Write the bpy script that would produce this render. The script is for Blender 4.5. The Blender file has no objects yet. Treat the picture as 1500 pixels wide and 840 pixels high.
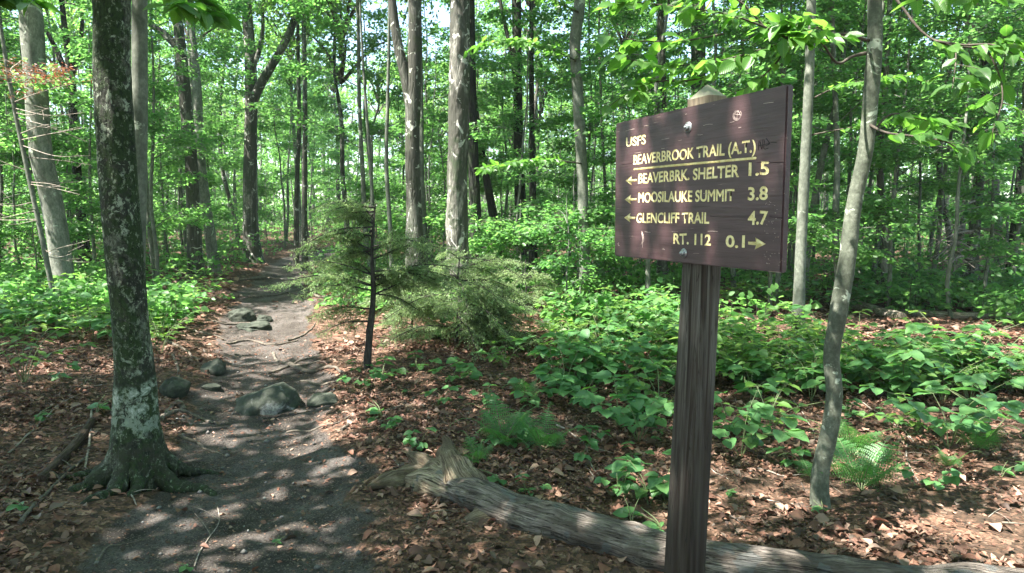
import bpy, math, random
import numpy as np
from mathutils import Vector, Matrix
R_ = math.radians
C = bpy.context.scene.collection
sc = bpy.context.scene

# ------------------------------------------------------------------ camera
EYE = np.array([0.0, 0.0, 1.55]); PITCH = R_(5.5); FPX = 1000.0
cd = bpy.data.cameras.new('camera'); cam = bpy.data.objects.new('camera', cd); C.objects.link(cam)
cam.location = EYE; cam.rotation_euler = (R_(90) - PITCH, 0, 0)
cd.sensor_width = 36; cd.lens = 24.0; cd.clip_start = 0.05; cd.clip_end = 600
sc.camera = cam
# ------------------------------------------------------------------ world + sun
SUN_TO = np.array([-0.46, -0.20, 0.87]); SUN_TO /= np.linalg.norm(SUN_TO)
el = math.asin(SUN_TO[2]); az = math.atan2(SUN_TO[0], SUN_TO[1])
w = bpy.data.worlds.new('World'); sc.world = w; w.use_nodes = True
nt = w.node_tree; sky = nt.nodes.new('ShaderNodeTexSky'); sky.sky_type = 'NISHITA'; sky.sun_disc = False
sky.sun_elevation = el; sky.sun_rotation = az
bg = nt.nodes['Background']; bg.inputs['Strength'].default_value = 0.10
nt.links.new(sky.outputs[0], bg.inputs[0])
sd = bpy.data.lights.new('sun', 'SUN'); sd.energy = 5.0; sd.angle = R_(0.5); sd.color = (1.0, 0.95, 0.88)
so = bpy.data.objects.new('sun', sd); C.objects.link(so)
so.rotation_euler = Vector(SUN_TO).to_track_quat('Z', 'Y').to_euler()
sc.view_settings.view_transform = 'Standard'; sc.view_settings.look = 'None'
sc.view_settings.exposure = 2.72; sc.view_settings.gamma = 1; sc.view_settings.use_curve_mapping = False
cy = sc.cycles
cy.max_bounces = 7; cy.diffuse_bounces = 5; cy.glossy_bounces = 2; cy.transmission_bounces = 3; cy.transparent_max_bounces = 4
cy.use_denoising = True; cy.sample_clamp_indirect = 6.0
cy.caustics_reflective = False; cy.caustics_refractive = False
try:
    cy.denoiser = 'OPENIMAGEDENOISE'; cy.denoising_input_passes = 'RGB_ALBEDO_NORMAL'; cy.denoising_prefilter = 'ACCURATE'
except Exception: pass

# ------------------------------------------------------------------ numeric helpers
def _hash(ix, iy, iz, seed):
    n = (ix.astype(np.int64) * 374761393 + iy.astype(np.int64) * 668265263 + iz.astype(np.int64) * 2147483647 + seed * 974634777)
    n = (n ^ (n >> 13)) * 1274126177
    n = n ^ (n >> 16)
    return (n & 0xffffff) / float(0xffffff) * 2 - 1
def vnoise(x, y, z, seed=0):
    x, y, z = np.broadcast_arrays(np.asarray(x, float), np.asarray(y, float), np.asarray(z, float))
    ix, iy, iz = np.floor(x), np.floor(y), np.floor(z)
    fx, fy, fz = x - ix, y - iy, z - iz
    ux, uy, uz = [f * f * (3 - 2 * f) for f in (fx, fy, fz)]
    r = 0
    for a in (0, 1):
        for b in (0, 1):
            for c in (0, 1):
                wgt = (ux if a else 1 - ux) * (uy if b else 1 - uy) * (uz if c else 1 - uz)
                r = r + wgt * _hash(ix + a, iy + b, iz + c, seed)
    return r
def fbm(x, y, z, octaves=3, seed=0):
    r, a = 0, 1.0
    for k in range(octaves):
        r = r + a * vnoise(np.asarray(x) * 2**k, np.asarray(y) * 2**k, np.asarray(z) * 2**k, seed + k); a *= .5
    return r
TY = [-30, -6, 0, 2.6, 5.3, 8.7, 12, 16, 20, 25, 34, 60]
TX = [3, .8, -.45, -1.15, -1.95, -3.15, -4.25, -5.5, -6.4, -6.3, -4.5, 2]
TW = [.8, .8, .8, .80, .55, .62, .62, .6, .6, .6, .6, .6]
def trail_d(x, y):      # signed distance-ish from the trail's edge, negative inside
    return np.abs(x - np.interp(y, TY, TX)) - np.interp(y, TY, TW)
def trail_m(x, y):
    d = trail_d(x, y) + .16 * fbm(x * 2.1, y * 2.1, 0, 3, 5)
    return np.clip(.5 - d / .28, 0, 1)
def hfun(x, y):
    x = np.asarray(x, float); y = np.asarray(y, float)
    far = np.clip(y - 5, 0, 40)
    h = .026 * far + .10 * fbm(x * .35, y * .35, 0, 2, 11) * np.clip((np.hypot(x, y)) / 6, .15, 1)
    h = h + .02 * fbm(x * 2.2, y * 2.2, 0, 3, 21)
    left = np.clip(np.interp(y, TY, TX) - np.interp(y, TY, TW) - x, 0, 6)
    h = h + .14 * (1 - np.exp(-left * .9)) * np.clip(y / 3, 0, 1)
    m = trail_m(x, y)
    h = h - .05 * m + .014 * m * fbm(x * 4.5, y * 4.5, 0, 3, 35) + .008 * fbm(x * 9, y * 9, 0, 2, 31)
    return h
def H(x, y): return float(hfun(x, y))
FW = np.array([0, math.cos(PITCH), -math.sin(PITCH)]); UPV = np.array([0, math.sin(PITCH), math.cos(PITCH)])
def ray(px, py): return np.array([1.0, 0, 0]) * (px - 750) / FPX + UPV * (420 - py) / FPX + FW
def at(px, py, Y):
    d = ray(px, py); return EYE + d * (Y / d[1])
def G(px, py):          # where the sight line through this photo pixel meets the ground
    d = ray(px, py); t = np.arange(1.5, 60, .02)
    p = EYE[None] + d[None] * t[:, None]
    below = p[:, 2] < hfun(p[:, 0], p[:, 1])
    i = int(np.argmax(below)) if below.any() else len(t) - 1
    return np.array([p[i, 0], p[i, 1], H(p[i, 0], p[i, 1])])
rng = np.random.default_rng(7); random.seed(7)
def norm(a): return a / np.maximum(np.linalg.norm(a, axis=-1, keepdims=True), 1e-9)

class Geo:
    def __init__(s): s.v = []; s.f = []; s.mi = []; s.uv = []; s.n = 0
    def add(s, verts, faces, mi=0, uv=None):
        verts = np.asarray(verts, float).reshape(-1, 3); faces = np.asarray(faces, int)
        s.v.append(verts); s.f.append(faces + s.n); s.mi.append(np.full(len(faces), mi)); s.n += len(verts)
        s.uv.append(np.zeros((len(verts), 2)) if uv is None else np.asarray(uv, float))
        return s
    def mesh(s, name, mats, smooth=True):
        me = bpy.data.meshes.new(name)
        V = np.concatenate(s.v); me.vertices.add(len(V)); me.vertices.foreach_set('co', V.ravel().astype(np.float32))
        li = np.concatenate([f.ravel() for f in s.f]); cnt = np.concatenate([np.full(len(f), f.shape[1]) for f in s.f])
        me.loops.add(len(li)); me.loops.foreach_set('vertex_index', li.astype(np.int32))
        st = np.concatenate([[0], np.cumsum(cnt)[:-1]])
        me.polygons.add(len(cnt)); me.polygons.foreach_set('loop_start', st.astype(np.int32))
        me.polygons.foreach_set('loop_total', cnt.astype(np.int32))
        me.polygons.foreach_set('material_index', np.concatenate(s.mi).astype(np.int32))
        if smooth: me.polygons.foreach_set('use_smooth', np.ones(len(cnt), bool))
        uvl = me.uv_layers.new(name='UVMap'); UV = np.concatenate(s.uv)[li]; uvl.data.foreach_set('uv', UV.ravel().astype(np.float32))
        for m in mats: me.materials.append(m)
        me.update(calc_edges=True); me.validate(); return me
    def obj(s, name, mats, parent=None, smooth=True, loc=None):
        o = bpy.data.objects.new(name, s.mesh(name, mats, smooth)); C.objects.link(o)
        if parent is not None: o.parent = parent
        if loc is not None: o.location = loc
        return o
def tag(o, label, cat, group=None, kind=None):
    if kind: o['kind'] = kind
    if label: o['label'] = label
    if cat: o['category'] = cat
    if group: o['group'] = group
    return o
def empty(name, loc, label, cat, group=None, rz=0):
    o = bpy.data.objects.new(name, None); C.objects.link(o); o.location = loc; o.rotation_euler = (0, 0, rz)
    o.empty_display_size = .1
    return tag(o, label, cat, group)
def dup(src, loc, rz=0, s=1.0, label=None, group=None, cat=None):
    r = src.copy(); C.objects.link(r); r.location = loc; r.rotation_euler = (0, 0, rz); r.scale = (s, s, s)
    if label: r['label'] = label
    if group: r['group'] = group
    if cat: r['category'] = cat
    for ch in list(src.children):
        c = ch.copy(); C.objects.link(c); c.parent = r
    return r

def tube(pts, rad, sides=10, rough=0.0, nscale=(6, 6, 2), seed=0, caps=True, oval=None):
    """swept tube; rough = relative radius noise"""
    P = np.asarray(pts, float); n = len(P); rad = np.broadcast_to(np.asarray(rad, float), (n,))
    T = np.gradient(P, axis=0); T = norm(T)
    ref = np.array([0, 0, 1.0]) if abs(T[0, 2]) < .8 else np.array([1.0, 0, 0])
    U = np.zeros((n, 3)); u = np.cross(T[0], ref); u /= np.linalg.norm(u)
    for i in range(n):
        u = u - T[i] * (u @ T[i]); u /= max(np.linalg.norm(u), 1e-9); U[i] = u
    W = np.cross(T, U)
    a = np.linspace(0, 2 * np.pi, sides, endpoint=False)
    D = U[:, None] * np.cos(a)[None, :, None] + W[:, None] * np.sin(a)[None, :, None]
    r = rad[:, None] * np.ones((1, sides))
    if rough:
        Q = P[:, None] + D * rad[:, None, None]
        r = r * (1 + rough * fbm(Q[..., 0] * nscale[0], Q[..., 1] * nscale[1], Q[..., 2] * nscale[2], 3, seed))
    if oval is not None: r = r * (1 + oval * np.cos(2 * a + 1)[None])
    V = (P[:, None] + D * r[..., None]).reshape(-1, 3)
    i = np.arange(n - 1)[:, None] * sides; j = np.arange(sides)[None]; k = (j + 1) % sides
    F = np.stack([i + j, i + k, i + sides + k, i + sides + j], -1).reshape(-1, 4)
    return V, F
def add_tube(g, pts, rad, sides=10, mi=0, **kw):
    V, F = tube(pts, rad, sides, **kw); g.add(V, F, mi)
    n = len(V) // sides
    for ring in (0, n - 1):
        idx = np.arange(ring * sides, (ring + 1) * sides)
        c = V[idx].mean(0); b = g.n
        g.add(np.vstack([V[idx], c[None]]), np.array([[q, (q + 1) % sides, sides] if ring else [(q + 1) % sides, q, sides] for q in range(sides)]), mi)
def smooth_path(pts, n):
    P = np.asarray(pts, float)
    d = np.concatenate([[0], np.cumsum(np.linalg.norm(np.diff(P, axis=0), axis=1))]); t = np.linspace(0, d[-1], n)
    m = len(P)
    if m < 3: return np.stack([np.interp(t, d, P[:, k]) for k in range(P.shape[1])], 1)
    tan = np.gradient(P, d, axis=0)
    idx = np.clip(np.searchsorted(d, t, side='right') - 1, 0, m - 2)
    h = (d[idx + 1] - d[idx]); s = ((t - d[idx]) / h)[:, None]; h = h[:, None]
    return ((2*s**3 - 3*s**2 + 1) * P[idx] + (s**3 - 2*s**2 + s) * h * tan[idx] + (-2*s**3 + 3*s**2) * P[idx + 1] + (s**3 - s**2) * h * tan[idx + 1])

# leaf templates: x across, y along, z up; unit length
def leaf_template(kind):
    if kind == 'far':
        v = np.array([[0, 0, 0], [.30, .33, .06], [.22, .72, .04], [0, 1, -.06], [-.22, .72, .04], [-.30, .33, .06]])
        f = np.array([[0, 1, 2, 3], [0, 3, 4, 5]]); uv = v[:, :2] + [.5, 0]
        return v, f, uv
    if kind == 'broad':   # round leaf with a heart-shaped base
        t = np.array([-.06, .05, .22, .42, .62, .80, .93, 1.0]); wd = np.array([.16, .34, .45, .46, .38, .24, .09, 0.005])
    elif kind == 'beech':
        t = np.array([0, .08, .24, .42, .60, .78, .92, 1.0]); wd = np.array([.01, .13, .25, .28, .25, .16, .06, 0.003])
    elif kind == 'litter':
        t = np.array([0, .25, .5, .78, 1.0]); wd = np.array([.03, .26, .3, .2, .01])
    rows = []
    for a, b in zip(t, wd):
        for s in (-1, -.5, 0, .5, 1):
            y0 = 0 if abs(s) < .1 and a < 0 else a
            if kind == 'litter': z = .55 * b * abs(s) ** 1.6 + .10 * math.sin(a * 5)
            else: z = .28 * b * abs(s) - .16 * a * a + (.014 * (-1) ** len(rows) if abs(s) == 1 else 0)
            rows.append([s * b, y0, z])
    v = np.array(rows); n = len(t); f = []
    for i in range(n - 1):
        for j in range(4):
            q = i * 5 + j; f.append([q, q + 1, q + 6, q + 5])
    return v, np.array(f), v[:, :2] + [.5, 0]
LT = {k: leaf_template(k) for k in ('far', 'broad', 'beech', 'litter')}
def add_leaves(g, kind, pos, dirn, nrm, size, mi=0, widen=1.0):
    tv, tf, tuv = LT[kind]; N = len(pos)
    if N == 0: return
    y = norm(dirn); x = norm(np.cross(y, nrm)); z = np.cross(x, y)
    size = np.broadcast_to(size, (N,))[:, None, None]; wd = np.broadcast_to(widen, (N,))[:, None, None]
    V = pos[:, None] + size * (wd * tv[None, :, 0:1] * x[:, None] + tv[None, :, 1:2] * y[:, None] + tv[None, :, 2:3] * z[:, None])
    F = tf[None] + (np.arange(N) * len(tv))[:, None, None]
    g.add(V.reshape(-1, 3), F.reshape(-1, tf.shape[1]), mi, np.tile(tuv, (N, 1)))

# ------------------------------------------------------------------ materials
class M:
    def __init__(s, name):
        s.m = bpy.data.materials.new(name); s.m.use_nodes = True; s.t = s.m.node_tree; s.b = s.t.nodes['Principled BSDF']
        s.out = s.t.nodes['Material Output']
    def n(s, kind, **kw):
        o = s.t.nodes.new(kind)
        for k, v in kw.items():
            if k.startswith('i_'): o.inputs[k[2:].replace('_', ' ')].default_value = v
            elif isinstance(v, dict): pass
            else: setattr(o, k, v)
        return o
    def l(s, a, b): s.t.links.new(a, b); return b
    def coord(s, which='Object', scale=(1, 1, 1)):
        c = s.n('ShaderNodeTexCoord'); mp = s.n('ShaderNodeMapping'); mp.inputs['Scale'].default_value = scale
        s.l(c.outputs[which], mp.inputs[0]); return mp.outputs[0]
    def noise(s, vec, scale, detail=4, rough=.6, dist=0):
        o = s.n('ShaderNodeTexNoise'); o.inputs['Scale'].default_value = scale; o.inputs['Detail'].default_value = detail
        o.inputs['Roughness'].default_value = rough; o.inputs['Distortion'].default_value = dist
        if vec is not None: s.l(vec, o.inputs['Vector'])
        return o.outputs['Fac']
    def voro(s, vec, scale, feature='F1', out='Distance', rnd=1.0):
        o = s.n('ShaderNodeTexVoronoi', feature=feature); o.inputs['Scale'].default_value = scale; o.inputs['Randomness'].default_value = rnd
        s.l(vec, o.inputs['Vector']); return o.outputs[out]
    def ramp(s, fac, stops, interp='LINEAR'):
        r = s.n('ShaderNodeValToRGB'); e = r.color_ramp; e.interpolation = interp
        while len(e.elements) < len(stops): e.elements.new(.5)
        for q, (p, c) in zip(e.elements, stops):
            q.position = p; q.color = tuple(c) + (1,) if hasattr(c, '__len__') else (c, c, c, 1)
        s.l(fac, r.inputs[0]); return r.outputs[0]
    def mix(s, fac, a, b, blend='MIX'):
        o = s.n('ShaderNodeMix', data_type='RGBA', blend_type=blend)
        for k, v in ((0, fac), (6, a), (7, b)):
            if hasattr(v, 'links') or isinstance(v, bpy.types.NodeSocket): s.l(v, o.inputs[k])
            else: o.inputs[k].default_value = v if k == 0 else (tuple(v) + (1,) if len(v) == 3 else v)
        return o.outputs[2]
    def math(s, op, a, b=None, clamp=False):
        o = s.n('ShaderNodeMath', operation=op, use_clamp=clamp)
        for k, v in ((0, a), (1, b)):
            if v is None: continue
            if isinstance(v, bpy.types.NodeSocket): s.l(v, o.inputs[k])
            else: o.inputs[k].default_value = v
        return o.outputs[0]
    def color(s, sock): s.l(sock, s.b.inputs['Base Color'])
    def bump(s, h, strength=.5, dist=.01):
        o = s.n('ShaderNodeBump'); o.inputs['Strength'].default_value = strength; o.inputs['Distance'].default_value = dist
        s.l(h, o.inputs['Height']); s.l(o.outputs[0], s.b.inputs['Normal']); return o.outputs[0]
    def set(s, **kw):
        for k, v in kw.items(): s.b.inputs[k.replace('_', ' ')].default_value = v
        return s

def leaf_mat(name, cols, trans, rough=.45, tmix=.45, veins=False, spec=.4):
    """cols: ramp stops of leaf colour picked per leaf; trans: multiplier colour for light passing through"""
    m = M(name); g = m.n('ShaderNodeNewGeometry'); oi = m.n('ShaderNodeObjectInfo')
    r = m.math('MULTIPLY_ADD', g.outputs['Random Per Island'], .75)
    r.node.inputs[2].default_value = 0
    r2 = m.math('MULTIPLY', oi.outputs['Random'], .25); f = m.math('ADD', r, r2)
    n = len(cols); c = m.ramp(f, [(i / (n - 1), k) for i, k in enumerate(cols)])
    if veins:
        uv = m.coord('UV'); sx = m.n('ShaderNodeSeparateXYZ'); m.l(uv, sx.inputs[0])
        ax = m.math('ABSOLUTE', m.math('SUBTRACT', sx.outputs[0], .5))
        s_ = m.math('SUBTRACT', sx.outputs[1], m.math('MULTIPLY', ax, .9))
        wv = m.math('ABSOLUTE', m.math('SINE', m.math('MULTIPLY', s_, 34.0)))
        vein = m.math('MAXIMUM', m.math('GREATER_THAN', wv, .985), m.math('LESS_THAN', ax, .012))
        c = m.mix(m.math('MULTIPLY', vein, .35), c, (.16, .24, .08))
        m.bump(m.math('MULTIPLY', wv, -1.0), .35, .002)
    m.color(c); m.set(Roughness=rough, Specular_IOR_Level=spec)
    tr = m.n('ShaderNodeBsdfTranslucent'); m.l(m.mix(1.0, c, trans, 'MULTIPLY'), tr.inputs['Color'])
    ms = m.n('ShaderNodeMixShader'); ms.inputs[0].default_value = tmix
    m.l(m.b.outputs[0], ms.inputs[1]); m.l(tr.outputs[0], ms.inputs[2]); m.l(ms.outputs[0], m.out.inputs['Surface'])
    return m.m
LEAF = leaf_mat('leaf_canopy', [(.045, .100, .028), (.060, .130, .032), (.080, .160, .038), (.10, .190, .045), (.125, .215, .055)], (2.9, 2.9, 2.0), tmix=.60)
LEAFU = leaf_mat('leaf_understory', [(.045, .12, .040), (.058, .145, .044), (.078, .175, .050), (.105, .21, .06)], (2.8, 2.8, 2.0), tmix=.56)
LEAFN = leaf_mat('leaf_broad_near', [(.03, .10, .036), (.05, .145, .05), (.065, .17, .055), (.10, .22, .07), (.06, .16, .06), (.14, .23, .06)], (2.0, 2.2, 1.3), rough=.4, tmix=.38, veins=True, spec=.5)
LEAFM = leaf_mat('leaf_maple_seedling', [(.05, .12, .028), (.075, .16, .035), (.10, .20, .04), (.15, .22, .05)], (2.3, 2.3, 1.4), rough=.45, tmix=.45, veins=True)
LEAFB = leaf_mat('leaf_beech_near', [(.035, .10, .022), (.05, .13, .026), (.07, .165, .033), (.09, .20, .04)], (2.7, 2.8, 1.5), rough=.38, tmix=.5, veins=True, spec=.5)
FERN = leaf_mat('leaf_fern', [(.045, .13, .04), (.06, .16, .045), (.08, .19, .055)], (2.0, 2.2, 1.2), tmix=.4)
NEEDLE = leaf_mat('needle_fir', [(.11, .19, .08), (.16, .25, .11), (.23, .32, .15), (.32, .40, .22)], (1.9, 1.9, 1.4), tmix=.42)
DEADN = leaf_mat('needle_dead', [(.15, .055, .03), (.20, .08, .045), (.18, .09, .055)], (1.6, 1.3, 1.0), tmix=.3)
LITTER = leaf_mat('dry_leaf', [(.032, .020, .015), (.07, .038, .027), (.13, .062, .041), (.045, .030, .023), (.21, .095, .063), (.08, .05, .036), (.25, .130, .088), (.31, .20, .145), (.09, .07, .055), (.16, .07, .043), (.05, .035, .025)], (1.2, 1.1, 1.0), rough=.65, tmix=.12, spec=.3)

def bark(name, pale, mid, dark, vs=.3, moss=None, moss_lo=.5, moss_hi=.62, lichen=None, lichen_at=.66, bump=.5, scale=9, zbands=None, cracks=.0, speck=None):
    m = M(name); v = m.coord('Object', (1, 1, vs)); v1 = m.coord('Object')
    a = m.noise(v, scale, 6, .65, .3); b = m.noise(v, scale * 4.5, 5, .7)
    c = m.ramp(a, [(.30, dark), (.5, mid), (.68, pale)])
    c = m.mix(m.math('MULTIPLY', m.ramp(b, [(.42, 1.0), (.58, 0.0)]), .55), c, dark)
    if cracks:
        c = m.mix(m.ramp(m.noise(m.coord('Object', (1, 1, .22)), scale * .42, 5, .7, .6), [(.43, 0.0), (.50, .9)]), c, dark)
    if lichen is not None:
        l = m.noise(v1, scale * .55, 5, .62, .8); c = m.mix(m.ramp(l, [(lichen_at - .03, 0.0), (lichen_at, 1.0)]), c, lichen)
    if moss is not None:
        l = m.noise(v1, scale * .30, 7, .72, .4); f = m.ramp(l, [(moss_lo, 0.0), (moss_hi, 1.0)])
        l2 = m.noise(v1, scale * 9, 3, .7); c = m.mix(f, c, m.mix(l2, (moss[0] * .4, moss[1] * .4, moss[2] * .4), (moss[0] * 1.7, moss[1] * 1.7, moss[2] * 1.7)))
    if speck:
        c = m.mix(m.math('MULTIPLY', m.ramp(m.noise(m.coord('Object', (1, 1, .7)), 34, 5, .75), [(.56, 0.0), (.60, 1.0)]), .75), c, speck)
        c = m.mix(m.math('MULTIPLY', m.ramp(m.noise(m.coord('Object', (1, 1, .6)), 52, 4, .75), [(.42, 1.0), (.46, 0.0)]), .8), c, (.010, .012, .008))
        bl = m.n('ShaderNodeSeparateXYZ'); m.l(v1, bl.inputs[0]); fl = m.ramp(m.math('MULTIPLY_ADD', bl.outputs[0], -3.0), [(.42, 0.0), (.75, 1.0)])
        c = m.mix(m.math('MULTIPLY', m.math('MULTIPLY', fl, m.ramp(m.noise(v1, 12, 5, .7), [(.38, 0.0), (.5, 1.0)])), .0), c, speck)
    if zbands:          # (z0, z1, colour, amount): patches of growth at a given height on the stem
        sx = m.n('ShaderNodeSeparateXYZ'); m.l(v1, sx.inputs[0])
        for z0, z1, col, amt, th in zbands:
            jz = m.math('ADD', sx.outputs[2], m.math('MULTIPLY', m.math('SUBTRACT', m.noise(v1, 7, 4, .7), .5), .28))
            mr = m.n('ShaderNodeMapRange', interpolation_type='SMOOTHSTEP'); mr.inputs[1].default_value = z0 - .05; mr.inputs[2].default_value = z0 + .03; m.l(jz, mr.inputs[0])
            mr2 = m.n('ShaderNodeMapRange', interpolation_type='SMOOTHSTEP'); mr2.inputs[1].default_value = z1 - .03; mr2.inputs[2].default_value = z1 + .05; mr2.inputs[3].default_value = 1; mr2.inputs[4].default_value = 0; m.l(jz, mr2.inputs[0])
            k = m.math('MULTIPLY', mr.outputs[0], mr2.outputs[0])
            pn = m.ramp(m.noise(v1, 16, 7, .75, .5), [(th, 0.0), (th + .05, 1.0)])
            c = m.mix(m.math('MULTIPLY', m.math('MULTIPLY', k, pn), amt), c, col)
    m.color(c); m.set(Roughness=.88, Specular_IOR_Level=.25)
    h = m.math('ADD', a, m.math('MULTIPLY', b, .5))
    if cracks:
        cv = m.voro(m.coord('Object', (1, 1, .16)), 16, 'DISTANCE_TO_EDGE'); h = m.math('ADD', h, m.math('MULTIPLY', m.ramp(cv, [(0, 0.0), (.12, 1.0)]), cracks))
    m.bump(h, bump, .02); return m.m
B_GREY = bark('bark_grey', (.26, .26, .22), (.17, .18, .15), (.06, .065, .05), .45, (.05, .075, .035), .58, .7, (.36, .40, .33), .64, .35)
B_SMOOTH = bark('bark_smooth_grey', (.19, .20, .165), (.13, .142, .113), (.055, .062, .047), .7, (.06, .085, .04), .60, .72, (.34, .38, .30), .66, .25, 7)
B_DARK = bark('bark_dark', (.10, .095, .08), (.05, .05, .042), (.015, .016, .013), .22, (.03, .045, .02), .5, .62, None, .6, .8, 10, cracks=.8)
B_BIRCH = bark('bark_birch', (.36, .34, .30), (.20, .195, .165), (.045, .045, .035), .35, (.04, .055, .03), .52, .62, (.46, .45, .41), .62, .6, 8, cracks=.3)
B_MAPLE = bark('bark_patchy', (.24, .24, .20), (.13, .135, .11), (.045, .045, .035), .28, (.04, .055, .025), .54, .64, (.42, .43, .37), .62, .7, 10, cracks=.5)
TWIG = bark('twig_bark', (.13, .11, .09), (.08, .065, .052), (.03, .025, .02), .5, bump=.3, scale=30)
DEADTWIG = bark('dead_twig', (.42, .38, .33), (.28, .24, .20), (.10, .08, .06), .5, bump=.3, scale=30)
B_FIR = bark('bark_fir', (.085, .075, .065), (.04, .036, .032), (.012, .011, .010), .4, None, bump=.6, scale=14, lichen=(.3, .3, .27), lichen_at=.74)

# ------------------------------------------------------------------ the ground: one terrain sheet, the trail is its trodden strip
def graded(fine0, fine1, lo, hi, d, g):
    a = list(np.arange(fine0, fine1 + 1e-6, d)); s = d; x = fine1
    while x < hi: s *= g; x += s; a.append(x)
    s = d; x = fine0
    while x > lo: s *= g; x -= s; a.insert(0, x)
    return np.array(a)
gx = graded(-5.5, 5.0, -170, 170, .035, 1.045); gy = graded(1.6, 9.0, -80, 240, .035, 1.035)
X, Y = np.meshgrid(gx, gy); Z = hfun(X, Y); mk = trail_m(X, Y)
nx, ny = len(gx), len(gy)
idx = np.arange(nx * ny).reshape(ny, nx)
Fq = np.stack([idx[:-1, :-1], idx[:-1, 1:], idx[1:, 1:], idx[1:, :-1]], -1).reshape(-1, 4)
fm = mk.ravel()[Fq].mean(1)
def ground_mat(name):
    m = M(name); v = m.coord('Object')
    at_ = m.n('ShaderNodeAttribute', attribute_name='trodden'); f = at_.outputs['Fac']
    fn = m.math('ADD', f, m.math('MULTIPLY', m.math('SUBTRACT', m.noise(v, 9, 6, .7), .5), .9)); f = m.ramp(fn, [(.38, 0.0), (.62, 1.0)])
    # leaf litter
    vd = m.n('ShaderNodeVectorMath', operation='ADD'); m.l(v, vd.inputs[0])
    nz = m.n('ShaderNodeTexNoise'); nz.inputs['Scale'].default_value = 14; m.l(v, nz.inputs['Vector'])
    sc_ = m.n('ShaderNodeVectorMath', operation='SCALE'); sc_.inputs['Scale'].default_value = .09; m.l(nz.outputs['Color'], sc_.inputs[0]); m.l(sc_.outputs[0], vd.inputs[1])
    vo = m.n('ShaderNodeTexVoronoi'); vo.inputs['Scale'].default_value = 26; m.l(vd.outputs[0], vo.inputs['Vector'])
    sep = m.n('ShaderNodeSeparateColor'); m.l(vo.outputs['Color'], sep.inputs[0])
    lit = m.ramp(sep.outputs[0], [(0, (.035, .022, .015)), (.3, (.085, .048, .030)), (.6, (.17, .09, .058)), (.85, (.25, .14, .095)), (1, (.32, .21, .15))])
    lit = m.mix(m.ramp(m.noise(v, 60, 4, .7), [(.4, 0.0), (.6, .7)]), lit, (.03, .02, .014))
    lit = m.mix(m.ramp(m.noise(v, 1.6, 4, .6), [(.42, 0.0), (.62, .6)]), lit, (.045, .033, .022))
    # trodden soil
    s1 = m.noise(v, 3, 6, .6); s2 = m.noise(v, 45, 5, .75)
    soil = m.ramp(s1, [(.32, (.045, .037, .031)), (.48, (.105, .090, .080)), (.66, (.19, .168, .155))])
    soil = m.mix(m.ramp(s2, [(.35, .65), (.55, 0.0)]), soil, (.035, .030, .025))
    gr = m.voro(v, 160, 'F1', 'Color'); sg = m.n('ShaderNodeSeparateColor'); m.l(gr, sg.inputs[0])
    soil = m.mix(m.ramp(sg.outputs[0], [(.86, 0.0), (.9, .7)]), soil, (.26, .21, .17))
    soil = m.mix(m.ramp(sg.outputs[1], [(.90, 0.0), (.94, .8)]), soil, (.035, .022, .015))
    m.color(m.mix(f, lit, soil)); m.set(Roughness=.92, Specular_IOR_Level=.2)
    h1 = m.math('ADD', m.math('MULTIPLY', sep.outputs[1], 1.2), vo.outputs['Distance'])
    h2 = m.math('ADD', m.math('MULTIPLY', s2, 1.0), m.math('ADD', m.math('MULTIPLY', m.noise(v, 180, 3, .7), .7), m.math('MULTIPLY', s1, .8)))
    mh = m.n('ShaderNodeMix', data_type='FLOAT'); m.l(f, mh.inputs[0]); m.l(h1, mh.inputs[2]); m.l(h2, mh.inputs[3])
    m.bump(mh.outputs[0], 1.0, .03); return m.m
GM = ground_mat('forest_floor')
def sheet(name, sel):
    F = Fq[sel]; used, inv = np.unique(F, return_inverse=True)
    V = np.stack([X.ravel(), Y.ravel(), Z.ravel()], 1)[used]; g = Geo().add(V, inv.reshape(F.shape))
    o = g.obj(name, [GM]); o['kind'] = 'structure'
    a = o.data.attributes.new('trodden', 'FLOAT', 'POINT'); a.data.foreach_set('value', mk.ravel()[used].astype(np.float32))
    return o
sheet('ground', fm < .5); sheet('trail', fm >= .5)

# ------------------------------------------------------------------ foliage builders
def sprays(r, origins, dirs, L, n, leaf, flat=.25, droop=.18, width=.5, jn=.62):
    """flat fans of leaves along short twigs; origins/dirs (S,3). returns pos, dir, nrm, size and twig ends"""
    S = len(origins); d = norm(dirs); L = np.broadcast_to(L, (S,))
    side = norm(np.cross(d, np.array([0, 0, 1.0]) + r.normal(0, flat, (S, 3))))
    t = r.uniform(.08, 1.0, (S, n)); sg = np.where(r.random((S, n)) < .5, -1.0, 1.0)
    lat = sg * r.random((S, n)) ** .8 * width * (1.05 - t) * 1.1
    pos = (origins[:, None] + d[:, None] * (L[:, None] * t)[..., None] + side[:, None] * (L[:, None] * lat)[..., None])
    pos[..., 2] -= (droop * L[:, None] * t ** 2) + .05 * np.abs(lat) * L[:, None]; pos[..., 2] += r.normal(0, .03, (S, n))
    ld = d[:, None] * .8 + side[:, None] * sg[..., None] * .75 + r.normal(0, .3, (S, n, 3)); ld[..., 2] -= .25
    nm = np.array([0, 0, 1.0]) + r.normal(0, jn, (S, n, 3))
    sz = leaf * r.uniform(.65, 1.2, (S, n))
    return pos.reshape(-1, 3), ld.reshape(-1, 3), nm.reshape(-1, 3), sz.reshape(-1)
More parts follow.
